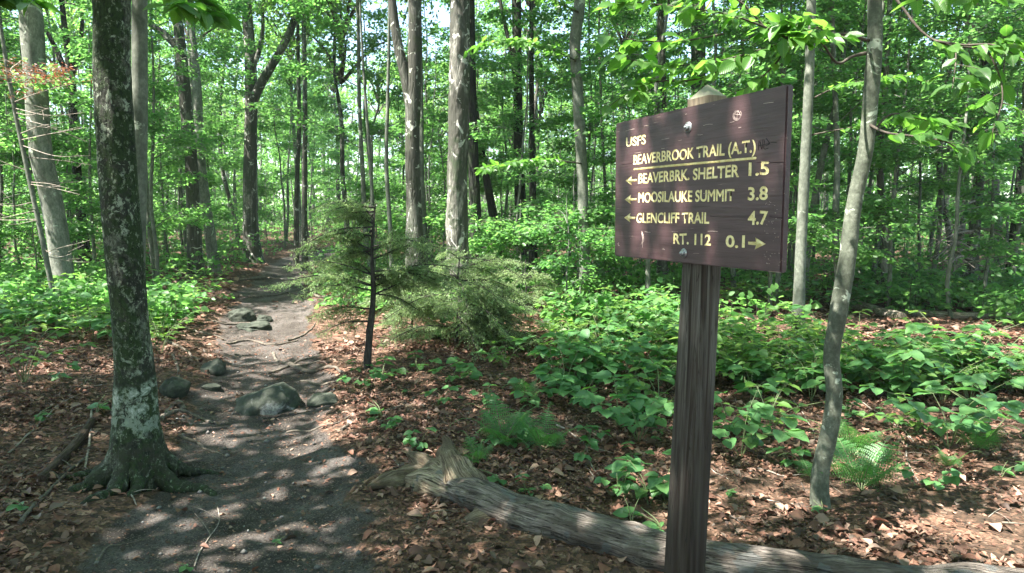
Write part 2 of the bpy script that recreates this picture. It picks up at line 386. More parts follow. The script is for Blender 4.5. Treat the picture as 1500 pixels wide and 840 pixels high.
def twigs(g, a, b, r0, mi):
    """three-sided thin twigs from a to b, vectorised"""
    d = norm(b - a); u = norm(np.cross(d, np.array([.3, .2, 1.0]))); w_ = np.cross(d, u); N = len(a)
    r0 = np.broadcast_to(r0, (N,)); V = []
    for P, rr in ((a, r0), ((a + b) / 2 + np.array([0, 0, .02]), r0 * .75), (b, r0 * .35)):
        for k in range(3):
            an = 2.094 * k; V.append(P + (u * math.cos(an) + w_ * math.sin(an)) * rr[:, None])
    V = np.stack(V, 1); f = []
    for s in (0, 3):
        for k in range(3): f.append([s + k, s + (k + 1) % 3, s + 3 + (k + 1) % 3, s + 3 + k])
    g.add(V.reshape(-1, 3), (np.array(f)[None] + (np.arange(N) * 9)[:, None, None]).reshape(-1, 4), mi)
def crown_geo(seed, rx, rz, zc, S, n, leaf, L=.7, trunk_top=None, kind='far', hollow=.45, nb=14, zb=None):
    """crown: limbs leave the stem axis and carry leafy sprays; clumpy through 3-D noise"""
    r = np.random.default_rng(seed); g = Geo()
    zb = zc - rz if zb is None else zb
    # limb tips in clumps
    tips = []
    while len(tips) < nb:
        q = r.normal(0, 1, 3); q /= np.linalg.norm(q); q *= r.uniform(.55, .95)
        tips.append([q[0] * rx, q[1] * rx, zc + q[2] * rz])
    tips = np.array(tips)
    base = np.stack([r.normal(0, .05, nb), r.normal(0, .05, nb), zb + (tips[:, 2] - zb) * r.uniform(.25, .6, nb)], 1)
    for a, b in zip(base, tips):
        mid = (a + b) / 2 + np.array([0, 0, .15 * rz]) + r.normal(0, .1, 3)
        p = smooth_path([a, mid, b], 7); add_tube(g, p, np.linspace(.016 * rx + .012, .006, 7), 5, 1)
    j = r.integers(0, nb, S); s = r.uniform(.25, 1.05, S)[:, None]
    o = base[j] * (1 - s) + tips[j] * s + np.array([0, 0, .1 * rz]) * (s * (1 - s) * 4) + r.normal(0, 1, (S, 3)) * np.array([.15 * rx, .15 * rx, .10 * rz])
    dr = (o - np.array([0, 0, zc])); dr[:, 2] *= .25; dr = norm(dr) + r.normal(0, .55, (S, 3)) * np.array([1, 1, .3])
    pos, ld, nm, sz = sprays(r, o, dr, L * r.uniform(.6, 1.3, S), n, leaf)
    add_leaves(g, kind, pos, ld, nm, sz, 0)
    twigs(g, o, o + norm(dr) * (L * .95) - np.array([0, 0, .16 * L]), .006, 1)
    return g
CAN = [crown_geo(100 + k, 2.9, 2.4, 0, 430, 28, .10, .8, nb=16).mesh('crown', [LEAF, TWIG]) for k in range(4)]
CANT = [crown_geo(150 + k, 2.7, 2.6, 0, 250, 26, .10, .8, nb=14).mesh('crown', [LEAF, TWIG]) for k in range(3)]
CANB = [crown_geo(160 + k, 2.7, 2.6, 0, 150, 26, .10, .8, nb=12).mesh('crown', [LEAF, TWIG]) for k in range(3)]
CANS = [crown_geo(170 + k, 2.9, 2.2, 0, 270, 22, .15, .75, nb=11).mesh('crown', [LEAF, TWIG]) for k in range(4)]  # unseen overhead crowns, larger leaves and gaps shaped to cast sun flecks
def sapling_geo(seed, h, rx, S, n, leaf, z0=.8, L=.55):
    r = np.random.default_rng(seed); g = Geo(); t = Geo()
    k = 9; wob = np.cumsum(r.normal(0, .05, (k, 2)), 0) * h / 6; wob -= wob[0]
    P = np.column_stack([wob, np.linspace(-.1, h, k)]); P2 = smooth_path(P, 18)
    add_tube(t, P2, np.linspace(.012 + .0042 * h, .006, 18), 8, 0, rough=.12)
    nb = max(7, int(h * 2.2)); zz = np.sort(r.uniform(z0, h * .97, nb)); an = r.uniform(0, 6.283, nb)
    ln = rx * (1 - .55 * (zz / h)) * r.uniform(.55, 1.15, nb)
    bx = np.interp(zz, P[:, 2], P[:, 0]); by = np.interp(zz, P[:, 2], P[:, 1])
    A = np.stack([bx, by, zz], 1); D = np.stack([np.cos(an), np.sin(an), r.uniform(.05, .5, nb)], 1); Bt = A + D * ln[:, None]
    for a, b in zip(A, Bt):
        p = smooth_path([a, (a + b) / 2 + [0, 0, .08], b], 5); add_tube(t, p, np.linspace(.009, .003, 5), 4, 0)
    j = r.integers(0, nb, S); s = r.uniform(.3, 1.05, S)[:, None]; o = A[j] * (1 - s) + Bt[j] * s + r.normal(0, .07, (S, 3))
    dr = D[j] * np.array([1, 1, .2]) + r.normal(0, .6, (S, 3)) * np.array([1, 1, .15])
    pos, ld, nm, sz = sprays(r, o, dr, L * r.uniform(.6, 1.2, S), n, leaf, .15, .12, .55)
    add_leaves(g, 'far', pos, ld, nm, sz, 0); twigs(g, o, o + norm(dr) * L * .9, .003, 1)
    return t.mesh('trunk', [B_SMOOTH]), g.mesh('crown', [LEAFU, TWIG])
SAP = [sapling_geo(200 + k, h, rx, int(S * 1.25), 26, .082, z0) for k, (h, rx, S, z0) in enumerate([(6.5, 1.7, 150, .9), (5.0, 1.6, 130, .5), (8.0, 1.9, 180, 1.4), (3.2, 1.2, 90, .35), (2.0, .9, 60, .2), (9.5, 2.1, 200, 2.5)])]

#@@TREES
# ------------------------------------------------------------------ trees that show as individuals
def trunk_mesh(path, radii, mat, n=46, sides=18, rough=.07, flare=0, seed=0, extra=None, nscale=(7, 7, 2.2), roots=5, fine=0):
    g = Geo(); P = smooth_path(np.column_stack([path, radii]), n); pts, rr = P[:, :3], P[:, 3].copy()
    if flare:
        z = pts[:, 2] - pts[0, 2]; rr *= 1 + flare * np.exp(-np.maximum(z - .1, 0) / (.16 + rr[0] * .6))
    V, F = tube(pts, rr, sides, rough=rough, nscale=nscale, seed=seed); 
    if flare and roots:      # buttress lobes near the foot
        c = np.repeat(pts, sides, 0); d = V - c; a = np.arctan2(d[:, 1], d[:, 0]); z = c[:, 2] - pts[0, 2]
        k = 1 + .32 * flare * np.cos(a * roots + seed) * np.exp(-z / .22); V = c + d * k[:, None]
    if fine: c = np.repeat(pts, sides, 0); V = c + (V - c) * (1 + fine * fbm(V[:, 0] * 45, V[:, 1] * 45, V[:, 2] * 22, 3, seed + 9))[:, None]
    g.add(V, F, 0)
    for e in (extra or []):
        q = smooth_path(np.column_stack([e[0], e[1]]), 20); add_tube(g, q[:, :3], q[:, 3], 12, 0, rough=rough, nscale=nscale, seed=seed + 3)
    return g.mesh('trunk', [mat])
def px_tree(name, path, mat, label, cat='tree', base=None, Y=None, top=10.0, crown=None, crown_s=1.0, group=None, flare=.25, sides=18, rough=.07, seed=1, limbs=None, n=46, fine=0):
    """path: (px, py, width px) from top to base in the photo; the whole stem stands at one distance"""
    if Y is None: Y = G(path[-1][0], path[-1][1])[1]
    pts = [at(p[0], p[1], Y) for p in path][::-1]; wr = [p[2] / 2 / FPX * Y * .89 * math.cos(math.atan(abs(p[0] - 750) / FPX)) for p in path][::-1]
    if pts[0][2] > H(pts[0][0], Y) - .02: 
        q = pts[0].copy(); q[2] = H(q[0], Y) - .12; q[0] += (pts[0][0] - pts[1][0]) * min(1.0, (pts[0][2] - q[2]) / max(pts[1][2] - pts[0][2], .1)) * .5
        if pts[0][2] - q[2] > .3: pts.insert(0, q); wr.insert(0, wr[0] * 1.05)
        else: pts[0][2] = q[2]
    o0 = pts[0].copy(); o0[2] = H(o0[0], o0[1])
    last, prev = pts[-1], pts[-2]; d = (last - prev) / max(np.linalg.norm(last - prev), .01); d = d * .5 + np.array([0, 0, .6]); d /= np.linalg.norm(d)
    if top > last[2] + .5:
        m1 = last + d * (top - last[2]) * .5; m2 = last + d * (top - last[2]) * np.array([.9, .9, 1]); pts += [m1, m2]; wr += [wr[-1] * .75, wr[-1] * .3]
    # slight depth wander so the stem is not a flat drawing
    r = np.random.default_rng(seed); 
    for i in range(1, len(pts)): pts[i] = pts[i] + np.array([0, r.normal(0, .02 * Y / 8), 0])
    root = empty(name, o0, label, cat, group)
    ex = []
    for lb in (limbs or []):
        lp = [at(p[0], p[1], Y + (p[3] if len(p) > 3 else 0)) - o0 for p in lb]; ex.append((np.array(lp), np.array([p[2] / 2 / FPX * Y for p in lb])))
    me = trunk_mesh(np.array(pts) - o0, np.array(wr), mat, flare=flare, sides=sides, rough=rough, seed=seed, extra=ex, n=n, fine=fine)
    t = bpy.data.objects.new('trunk', me); C.objects.link(t); t.parent = root
    if crown is not None:
        c = bpy.data.objects.new('crown', crown); C.objects.link(c); c.parent = root; c.location = pts[-1] - o0 + np.array([0, 0, -.8]); c.scale = (crown_s,) * 3
        c.rotation_euler = (0, 0, r.uniform(0, 6.28))
    return root, pts, Y

B_A = bark('bark_mossy_lichen', (.20, .21, .165), (.10, .105, .08), (.020, .022, .016), .6, (.022, .038, .013), .45, .49, (.26, .29, .22), .58, 1.0, 19, cracks=.25, speck=(.20, .225, .165),
           zbands=[(.38, .64, (.21, .25, .20), .85, .475), (.50, .63, (.44, .45, .41), .8, .56), (.66, .72, (.02, .024, .015), .9, .42), (.74, .86, (.25, .28, .22), .8, .56), (.86, 1.02, (.16, .18, .14), .6, .52), (1.08, 1.2, (.36, .37, .32), .8, .64), (-.1, .30, (.030, .030, .020), .7, .45)])
TREES = {}
TREES['A'] = px_tree('tree', [(164, 0, 62), (166, 120, 63), (172, 240, 64), (184, 370, 64), (190, 470, 64), (196, 560, 73), (199, 615, 80), (202, 655, 92), (205, 695, 104)], B_A,
    'big mossy trunk with a pale lichen patch low down and roots gripping the trail edge', Y=4.1, top=9, crown=CANT[0], flare=.10, sides=110, rough=.05, n=420, seed=4, fine=.022)
TREES['A2'] = px_tree('tree', [(203, 0, 27), (204, 130, 27), (204, 300, 26), (203, 420, 26), (203, 520, 27)], B_SMOOTH,
    'pale smooth trunk half hidden behind the big mossy tree', Y=5.2, top=9, crown=CANT[1], seed=5)
TREES['B'] = px_tree('tree', [(42, 0, 40), (52, 110, 39), (64, 220, 38), (78, 320, 38), (90, 400, 37), (98, 445, 40)], B_GREY,
    'stout grey tree leaning left at the left edge of the woods', top=11, crown=CANB[0], flare=.35, seed=6)
TREES['B2'] = px_tree('sapling', [(0, 20, 7), (20, 150, 8), (42, 260, 9), (66, 370, 10), (86, 468, 11)], B_SMOOTH,
    'thin crooked sapling stem rising in front of the stout grey tree', top=7, crown=None, seed=7, sides=10)
TREES['C'] = px_tree('tree', [(96, 20, 10), (104, 110, 15), (112, 220, 16), (122, 330, 18), (124, 350, 20)], B_DARK,
    'slim dark trunk with bare side twigs just left of the mossy tree', Y=15, top=11, crown=CANB[1], seed=8, limbs=[[(110, 150, 9), (90, 90, 7), (60, 30, 4)], [(106, 110, 8), (118, 60, 6), (122, 0, 4)]])
TREES['D'] = px_tree('tree', [(258, 0, 16), (270, 110, 20), (280, 240, 21), (286, 362, 25)], B_MAPLE,
    'left stem of the grey pair of trees behind the mossy trunk', Y=15, top=12, crown=CANB[2], flare=.3, seed=9, limbs=[[(262, 70, 12), (240, 50, 10), (220, 35, 8)]])
TREES['D2'] = px_tree('tree', [(278, 20, 11), (290, 130, 14), (295, 240, 16), (310, 350, 19)], B_GREY,
    'right stem of the grey pair of trees behind the mossy trunk', Y=16, top=12, crown=CANT[2], seed=10)
TREES['E'] = px_tree('tree', [(361, 0, 17), (366, 100, 20), (366, 200, 21), (366, 300, 24), (370, 384, 30)], B_BIRCH,
    'pale forked tree standing where the trail bends away', top=12, crown=CANT[0], flare=.45, seed=11, limbs=[[(369, 150, 14), (385, 118, 13), (402, 90, 12), (428, 38, 10), (440, 0, 8)], [(369, 105, 8), (383, 60, 6), (385, 0, 4)]])
TREES['F'] = px_tree('tree', [(608, -20, 21), (607, 60, 22), (605, 150, 24), (604, 230, 24), (606, 320, 27), (608, 360, 32)], B_MAPLE,
    'forked tree with one dark mossy stem and one pale stem behind the fir', Y=11, top=11, crown=CANT[1], seed=12, flare=.3, limbs=[[(603, 165, 15), (594, 115, 15), (582, 60, 14), (574, 0, 12), (570, -80, 10)]])
TREES['F2'] = px_tree('tree', [(617, 180, 7), (618, 260, 10), (620, 340, 13)], B_SMOOTH,
    'slim grey trunk tucked against the right of the forked tree', Y=13, top=8, crown=CANT[2], crown_s=.7, seed=13)
TREES['G'] = px_tree('tree', [(673, 0, 29), (674, 100, 32), (672, 180, 32), (670, 260, 33), (670, 345, 36)], B_BIRCH,
    'thick pale birch with split peeling bark left of the signboard', Y=10.5, top=11, crown=CANT[0], seed=14, rough=.12, flare=.2, sides=60, n=260, fine=.05)
TREES['G2'] = px_tree('tree', [(692, 150, 14), (694, 250, 18), (697, 350, 22)], B_DARK,
    'dark straight trunk close behind the peeling birch', Y=13, top=11, crown=CANB[0], seed=15)
TREES['G3'] = px_tree('tree', [(700, 190, 10), (712, 260, 12), (729, 352, 16)], B_DARK,
    'dark trunk leaning left between the birch and the twin dark trunks', Y=15, top=10, crown=CANT[1], seed=16)
TREES['H'] = px_tree('tree', [(757, 40, 15), (759, 150, 15), (761, 260, 18), (768, 396, 22)], B_DARK,
    'left trunk of the twin dark trees in the middle of the woods', top=12, crown=CANB[0], seed=17, limbs=[[(758, 130, 8), (745, 60, 6), (732, 0, 5)]])
TREES['H2'] = px_tree('tree', [(779, 180, 9), (780, 280, 11), (781, 385, 15)], B_DARK,
    'right trunk of the twin dark trees in the middle of the woods', Y=14.5, top=10, crown=CANT[2], seed=18)
TREES['I'] = px_tree('tree', [(850, 0, 17), (842, 70, 18), (846, 130, 18), (852, 230, 18), (855, 340, 18), (857, 452, 17)], B_SMOOTH,
    'wavy smooth grey tree a little left of the signboard', top=9, crown=CANT[0], seed=19, flare=.15, sides=20)
TREES['J'] = px_tree('tree', [(968, 20, 12), (970, 100, 14), (971, 220, 15), (970, 380, 18)], B_MAPLE,
    'patchy trunk rising behind the upper left corner of the signboard', Y=13, top=11, crown=CANB[1], seed=20)
TREES['J2'] = px_tree('tree', [(1022, 0, 22), (1024, 120, 24), (1024, 380, 28)], B_MAPLE,
    'dark trunk rising behind the pointed top of the sign post', Y=16, top=12, crown=CANB[2], seed=21)
TREES['K'] = px_tree('tree', [(1188, 0, 15), (1184, 110, 16), (1178, 240, 18), (1171, 380, 19), (1169, 500, 23)], B_SMOOTH,
    'slender grey tree just right of the signboard', top=9, crown=CANT[1], seed=22, flare=.25, sides=20)
TREES['O'] = px_tree('tree', [(1238, 60, 8), (1222, 150, 10), (1205, 230, 11), (1188, 330, 12), (1180, 400, 13)], B_SMOOTH,
    'thin leaning tree between the slender grey tree and the curved one', Y=12, top=8, crown=CANT[2], crown_s=.7, seed=23)
B_L = bark('bark_curved_stem', (.165, .178, .14), (.10, .112, .083), (.042, .047, .034), .8, (.05, .07, .03), .62, .72, (.30, .34, .27), .62, .3, 14)
TREES['L'] = px_tree('tree', [(1281, -10, 22), (1280, 60, 24), (1277, 140, 25), (1266, 220, 27), (1252, 300, 28), (1240, 390, 30), (1226, 470, 30), (1218, 520, 28), (1221, 580, 28), (1214, 640, 30), (1204, 690, 30), (1204, 742, 34)], B_L,
    'young tree with an S-curved grey stem and a fern at its foot', top=6.5, crown=CANT[0], crown_s=.6, seed=24, flare=.12, sides=48, n=260, rough=.08, fine=.02)
TREES['M'] = px_tree('tree', [(1443, 0, 16), (1440, 120, 18), (1436, 240, 18), (1428, 340, 20), (1420, 426, 27)], B_MAPLE,
    'dark rough tree with pale dead branches at its foot near the right edge', top=11, crown=CANB[0], seed=25, flare=.4)
TREES['N'] = px_tree('tree', [(1302, 60, 9), (1298, 150, 10), (1290, 250, 11), (1292, 320, 12), (1294, 392, 13)], B_BIRCH,
    'thin pale birch just right of the curved stem', Y=12, top=9, crown=CANT[1], crown_s=.7, seed=26)
TREES['Q'] = px_tree('tree', [(437, 200, 7), (434, 280, 8), (433, 370, 10)], B_MAPLE, 'left one of two dark trunks beyond the bend of the trail', Y=19, top=10, crown=CANT[1], seed=27)
TREES['Q2'] = px_tree('tree', [(447, 180, 8), (446, 280, 9), (447, 368, 11)], B_MAPLE, 'right one of two dark trunks beyond the bend of the trail', Y=18, top=10, crown=CANT[0], seed=28)
TREES['S1'] = px_tree('sapling', [(570, 40, 5), (568, 150, 6), (566, 240, 7), (572, 340, 8)], B_SMOOTH, 'thin upright stem above the fir to the left of the forked tree', Y=12, top=6.5, crown=None, seed=29, sides=8)
TREES['S2'] = px_tree('sapling', [(530, 60, 4), (537, 160, 5), (543, 250, 6), (546, 340, 7)], B_SMOOTH, 'very thin pale stem directly above the top of the fir', Y=12, top=6, crown=None, seed=30, sides=8)
TREES['T'] = px_tree('tree', [(1462, 160, 10), (1459, 260, 12), (1462, 380, 14)], B_GREY, 'grey trunk behind the rough tree at the right edge', Y=17, top=11, crown=CANT[0], seed=31)
TREES['U'] = px_tree('tree', [(1495, 250, 14), (1488, 330, 15), (1482, 400, 18)], B_DARK, 'dark trunk cut off by the right edge of the picture', Y=13, top=9, crown=CANT[2], seed=32)

# fill: trees and saplings through the rest of the wood, and overhead crowns that shade the trail
BGT = []
for k, (mt, rd) in enumerate([(B_GREY, .085), (B_DARK, .075), (B_BIRCH, .065), (B_SMOOTH, .045), (B_MAPLE, .10)]):
    r = np.random.default_rng(300 + k); h = 7.5
    P = np.column_stack([np.cumsum(r.normal(0, .09, 7)), np.cumsum(r.normal(0, .09, 7)), np.linspace(-.1, h, 7)]); P[:, :2] -= P[0, :2]
    fork = []
    if k in (0, 4):
        a = P[4]; fork = [(np.array([a, a + [.35, .1, .8], a + [.9, .3, 2.4], a + [1.1, .3, 3.6]]), np.array([rd * .6, rd * .5, rd * .4, rd * .2]))]
    BGT.append((trunk_mesh(P, np.linspace(rd * 1.15, rd * .5, 7), mt, n=24, sides=10, rough=.1, flare=.3, seed=k, extra=fork), P[-1]))
occ = []      # (x, y) of the big ones, to keep clear
for k_, (o_, p_, y_) in TREES.items(): occ.append((p_[0][0], p_[0][1]))
def view_px(x, y, z=1.0):
    d = np.array([x, y, z]) - EYE; dep = d @ FW
    return (750 + FPX * d[0] / dep, 420 - FPX * (d @ UPV) / dep) if dep > .3 else (None, None)
def bg_tree(x, y, k, ci, s=1.0, cs=1.0, group='trees deeper in the wood', crown=None):
    me, tp = BGT[k]
    kinds = ['grey forked', 'dark rough', 'pale birch', 'slender smooth grey', 'patchy forked']
    rg = region(x, y); root = empty('tree', (x, y, H(x, y)), kinds[k] + ' tree deeper in the wood ' + rg, 'tree', kinds[k] + ' ' + group + ' ' + rg, rng.uniform(0, 6.28))
    root.scale = (s, s, s)
    t = bpy.data.objects.new('trunk', me); C.objects.link(t); t.parent = root
    c = bpy.data.objects.new('crown', crown or CAN[ci]); C.objects.link(c); c.parent = root; c.location = tp + np.array([0, 0, rng.uniform(-.8, .6)]); c.scale = (cs, cs, cs)
    return root
def region(x, y):
    px, py = view_px(x, y, H(x, y))
    if px is None or abs(px - 750) > 850 or y < 2: return 'outside the picture beside the trail'
    for lim, tx in ((165, 'left of the big mossy tree'), (400, 'between mossy tree and trail bend'), (655, 'between trail bend and peeling birch'), (900, 'between peeling birch and signboard'), (1150, 'behind the signboard'), (1270, 'between signboard and curved stem')):
        if px < lim: return tx
    return 'right of the curved stem'
nbg = 0; pts_bg = []
for Yb, Ye, n in ((13, 22, 22), (22, 34, 34), (34, 52, 54)):
    c = 0; tries = 0
    while c < n and tries < 4000:
        tries += 1; y = rng.uniform(Yb, Ye); x = rng.uniform(-.85, .85) * y
        if trail_d(x, y) < .5 and y < 30: continue
        if x > 2 and y < 34 and rng.random() < .55: c += 1; continue
        if any((x - a) ** 2 + (y - b) ** 2 < 1.6 for a, b in occ + pts_bg): continue
        pts_bg.append((x, y)); k = int(rng.choice(5, p=[.24, .16, .18, .30, .12])); bg_tree(x, y, k, 0, rng.uniform(.75, 1.2), rng.uniform(.7, 1.0), crown=CANB[int(rng.integers(3))]); c += 1; nbg += 1
# canopy trees beside and behind the photographer
SHADE = []
for gx_ in np.arange(-17, 16, 4.5):
    for gy_ in np.arange(-13, 12.5, 4.5):
        x = gx_ + rng.uniform(-1.2, 1.2); y = gy_ + rng.uniform(-1.2, 1.2)
        if y > 1 and abs(x) < .85 * y + 1.2: continue       # inside the view: only the trees the photo shows
        if math.hypot(x, y) < 2.2 or (y > 8 and x > 0): continue
        if trail_d(x, y) < .5: x += 1.6
        near_ray = False        # gaps in the canopy: above the fir and above the root end of the log
        for T_, rad_ in (((-1.3, 7.0, 1.2), 1.9), ((-.45, 4.0, .1), 1.4)):
            q = np.array(T_) + SUN_TO * ((7.0 - T_[2]) / SUN_TO[2])
            if math.hypot(q[0] - x, q[1] - y) < rad_: near_ray = True
        if near_ray: continue
        SHADE.append((x, y))
SHADE += [(-4.9, 1.7), (-3.2, -.2)]  # unseen trees added so that their crowns shade the near trail
for i, (x, y) in enumerate(SHADE):
    k = int(rng.integers(5)); r_ = bg_tree(x, y, k, i % 4, rng.uniform(.85, 1.02), 1.1, crown=CANS[i % 4])
# saplings
SAPH = [6.5, 5.0, 8.0, 3.2, 2.0, 9.5]
def sap(x, y, k, s, label=None, group='leafy saplings in the understory'):
    tm, cm = SAP[k]
    rg = region(x, y); sz_ = 'tall' if SAPH[k] * s > 6.2 else 'waist-high' if SAPH[k] * s < 2.4 else 'medium'; ds_ = 'near ' if y < 17 else 'distant ' if y > 30 else ''
    root = empty('sapling', (x, y, H(x, y)), sz_ + ' ' + ds_ + 'leafy sapling ' + rg, 'sapling', sz_ + ' ' + ds_ + 'saplings ' + rg, rng.uniform(0, 6.28)); root.scale = (s, s, s)
    for nm_, me in (('trunk', tm), ('crown', cm)):
        o = bpy.data.objects.new(nm_, me); C.objects.link(o); o.parent = root
    return root
c = 0; tries = 0; ps = []
while c < 290 and tries < 20000:
    tries += 1; y = rng.uniform(14, 48) if c > 90 else rng.uniform(9.5, 18); x = rng.uniform(-.84, .84) * y
    px, py = view_px(x, y)
    if trail_d(x, y) < (1.3 if y < 22 else .5) and y < 30: continue
    k = int(rng.choice(6, p=[.2, .12, .20, .16, .06, .26]))
    if y < 12.0 and 560 < px < 900: k = 4
    if any((x - a) ** 2 + (y - b) ** 2 < .8 for a, b in occ + ps): continue
    ps.append((x, y)); sap(x, y, k, rng.uniform(.75, 1.15)); c += 1
# far wood: one mass
g = Geo(); r = np.random.default_rng(55)
N = 3600; th = r.uniform(-.80, .80, N); D_ = r.uniform(52, 80, N); o = np.stack([np.sin(th) * D_, np.cos(th) * D_, r.uniform(.5, 13, N)], 1)
pos, ld, nm, sz = sprays(r, o, r.normal(0, 1, (N, 3)) * [1, 1, .2], 2.2 * r.uniform(.6, 1.3, N), 26, .34, .3, .2, .6, 1.2)
add_leaves(g, 'far', pos, ld, nm, sz, 0)
N = 1800; th = r.uniform(-.80, .80, N); D_ = r.uniform(46, 60, N); X_, Y_ = np.sin(th) * D_, np.cos(th) * D_; o = np.stack([X_, Y_, hfun(X_, Y_) + r.uniform(.1, 4.5, N)], 1)
add_leaves(g, 'far', *sprays(r, o, r.normal(0, 1, (N, 3)) * [1, 1, .2], 1.5 * r.uniform(.6, 1.3, N), 26, .24, .3, .2, .6, 1.2), 0)
for i in range(150):
    a = r.uniform(-.8, .8); d = r.uniform(50, 75); x, y = math.sin(a) * d, math.cos(a) * d; z = H(x, y)
    add_tube(g, smooth_path([[x, y, z - .2], [x + r.normal(0, .3), y, z + 5], [x + r.normal(0, .6), y, z + 12]], 6), np.linspace(.16, .08, 6), 6, 1)
tag(g.obj('distant_woods', [LEAF, B_GREY]), 'mass of far-off trees closing the view behind the wood', 'woods', kind='stuff')
#@@END_TREES

# ------------------------------------------------------------------ trail sign
BC = np.array([0.6017, 2.40, 1.6704]); BU = np.array([.39787, -.91741, -.00819]); BV = np.array([-.00631, -.01166, .99991])
BU /= np.linalg.norm(BU); BN = np.cross(BU, BV); BN /= np.linalg.norm(BN); BV = np.cross(BN, BU); BW, BH, BT = .908, .537, .026
sign = empty('trail_sign', (BC[0] + .05, BC[1] + .02, H(BC[0], BC[1])), 'brown wooden trail sign with routed yellow lettering on a square weathered post', 'sign')
S0 = np.array(sign.location)
Mb = Matrix(((BU[0], BV[0], BN[0], BC[0] - S0[0]), (BU[1], BV[1], BN[1], BC[1] - S0[1]), (BU[2], BV[2], BN[2], BC[2] - S0[2]), (0, 0, 0, 1)))
# n points to the viewer; board front plane is z = 0 in board space
def paint_mat():
    m = M('brown_sign_paint'); v = m.coord('Object', (1, 9, 9)); vg = m.coord('Object', (2.2, 55, 30))
    a = m.noise(v, 4, 5, .6); gn = m.noise(vg, 3, 6, .7, .4)
    c = m.ramp(a, [(.3, (.038, .018, .020)), (.5, (.050, .025, .027)), (.72, (.070, .037, .039))])
    c = m.mix(m.ramp(gn, [(.35, .5), (.5, 0.0)]), c, (.030, .013, .014))
    sc1 = m.noise(m.coord('Object', (3.5, 100, 60)), 2.2, 3, .6, .2); rg = m.noise(m.coord('Object', (1, 1.6, 1)), 9, 4, .6)
    scr = m.math('MULTIPLY', m.ramp(sc1, [(.675, 0.0), (.70, 1.0)]), m.ramp(rg, [(.50, 0.0), (.62, 1.0)]))
    c = m.mix(m.math('MULTIPLY', scr, .8), c, (.50, .42, .33))
    # small chips towards the right end
    sp = m.ramp(m.noise(m.coord('Object', (1, 1, 1)), 90, 2, .5), [(.77, 0.0), (.79, 1.0)])
    c = m.mix(m.math('MULTIPLY', sp, m.ramp(rg, [(.52, 0.0), (.6, .9)])), c, (.42, .36, .3))
    m.color(c); m.set(Roughness=.42, Specular_IOR_Level=.5); m.l(m.ramp(gn, [(.3, .6), (.6, .38)]), m.b.inputs['Roughness'])
    m.bump(m.math('SUBTRACT', gn, m.math('MULTIPLY', scr, .5)), .35, .0022); return m.m
def yellow_mat():
    m = M('routed_yellow_paint'); v = m.coord('Object', (1, 1, 1)); a = m.noise(v, 60, 5, .7)
    c = m.ramp(a, [(.30, (.28, .19, .06)), (.42, (.66, .55, .25)), (.6, (.80, .72, .40))]); m.color(c); m.set(Roughness=.55)
    m.bump(a, .5, .002); return m.m
PAINT = paint_mat(); YEL = yellow_mat()
def bm_box(g, x0, x1, y0, y1, z0, z1, mi=0):
    V = [[x, y, z] for x in (x0, x1) for y in (y0, y1) for z in (z0, z1)]
    g.add(V, [[0, 1, 3, 2], [4, 6, 7, 5], [0, 4, 5, 1], [2, 3, 7, 6], [0, 2, 6, 4], [1, 5, 7, 3]], mi)
import bmesh
def board_mesh():
    bm = bmesh.new(); bmesh.ops.create_cube(bm, size=1)
    for v in bm.verts: v.co = Vector((v.co.x * BW, v.co.y * BH, (v.co.z - .5) * BT))
    bmesh.ops.bevel(bm, geom=[e for e in bm.edges], offset=.004, segments=2, affect='EDGES')
    me = bpy.data.meshes.new('board'); bm.to_mesh(me); bm.free(); me.materials.append(PAINT); me.materials.append(YEL); return me
board = bpy.data.objects.new('board', board_mesh()); C.objects.link(board)
def text_mesh(body, offset, extrude, spacing=1.0):
    cu = bpy.data.curves.new('t', 'FONT'); cu.body = body; cu.size = 1.0; cu.offset = offset; cu.extrude = extrude; cu.space_character = spacing; cu.resolution_u = 4
    o = bpy.data.objects.new('t', cu); C.objects.link(o); bpy.context.view_layer.update()
    me = bpy.data.meshes.new_from_object(o.evaluated_get(bpy.context.evaluated_depsgraph_get())); bpy.data.objects.remove(o); return me
# (text, x0, x1, baseline at x0, baseline at x1, cap height)
ROWS = [('USFS', -.374, -.242, .1695, .1675, .0335), ('BEAVERBROOK TRAIL (A.T.)', -.321, .336, .0962, .0900, .0355), ('BEAVERBRK. SHELTER', -.2853, .2661, .0217, .0197, .036),
        ('1.5', .3115, .3922, .0205, .0190, .0375), ('MOOSILAUKE SUMMIT', -.2836, .2482, -.0505, -.0555, .036), ('3.8', .3114, .3904, -.0538, -.0545, .0375),
        ('GLENCLIFF TRAIL', -.2942, .1316, -.1290, -.1276, .0355), ('4.7', .3146, .3938, -.1278, -.1284, .039), ('RT. 112', -.0576, .1421, -.2025, -.2000, .0355), ('0.1', .218, .3007, -.2023, -.2005, .0355)]
parts_v, parts_f = [], []
letter_g = Geo(); cut_g = Geo()
jr = random.Random(3)
def put_mesh(me, fx, dst):
    n = len(me.vertices); co = np.zeros(n * 3); me.vertices.foreach_get('co', co); co = fx(co.reshape(-1, 3))
    for p in me.polygons: pass
    fs = {}
    for p in me.polygons: fs.setdefault(len(p.vertices), []).append(list(p.vertices))
    first = True; base = dst.n
    dst.v.append(co); dst.uv.append(np.zeros((n, 2))); dst.n += n
    for k, F in fs.items():
        dst.f.append(np.array(F) + base); dst.mi.append(np.zeros(len(F), int))
DEPTH = .0025
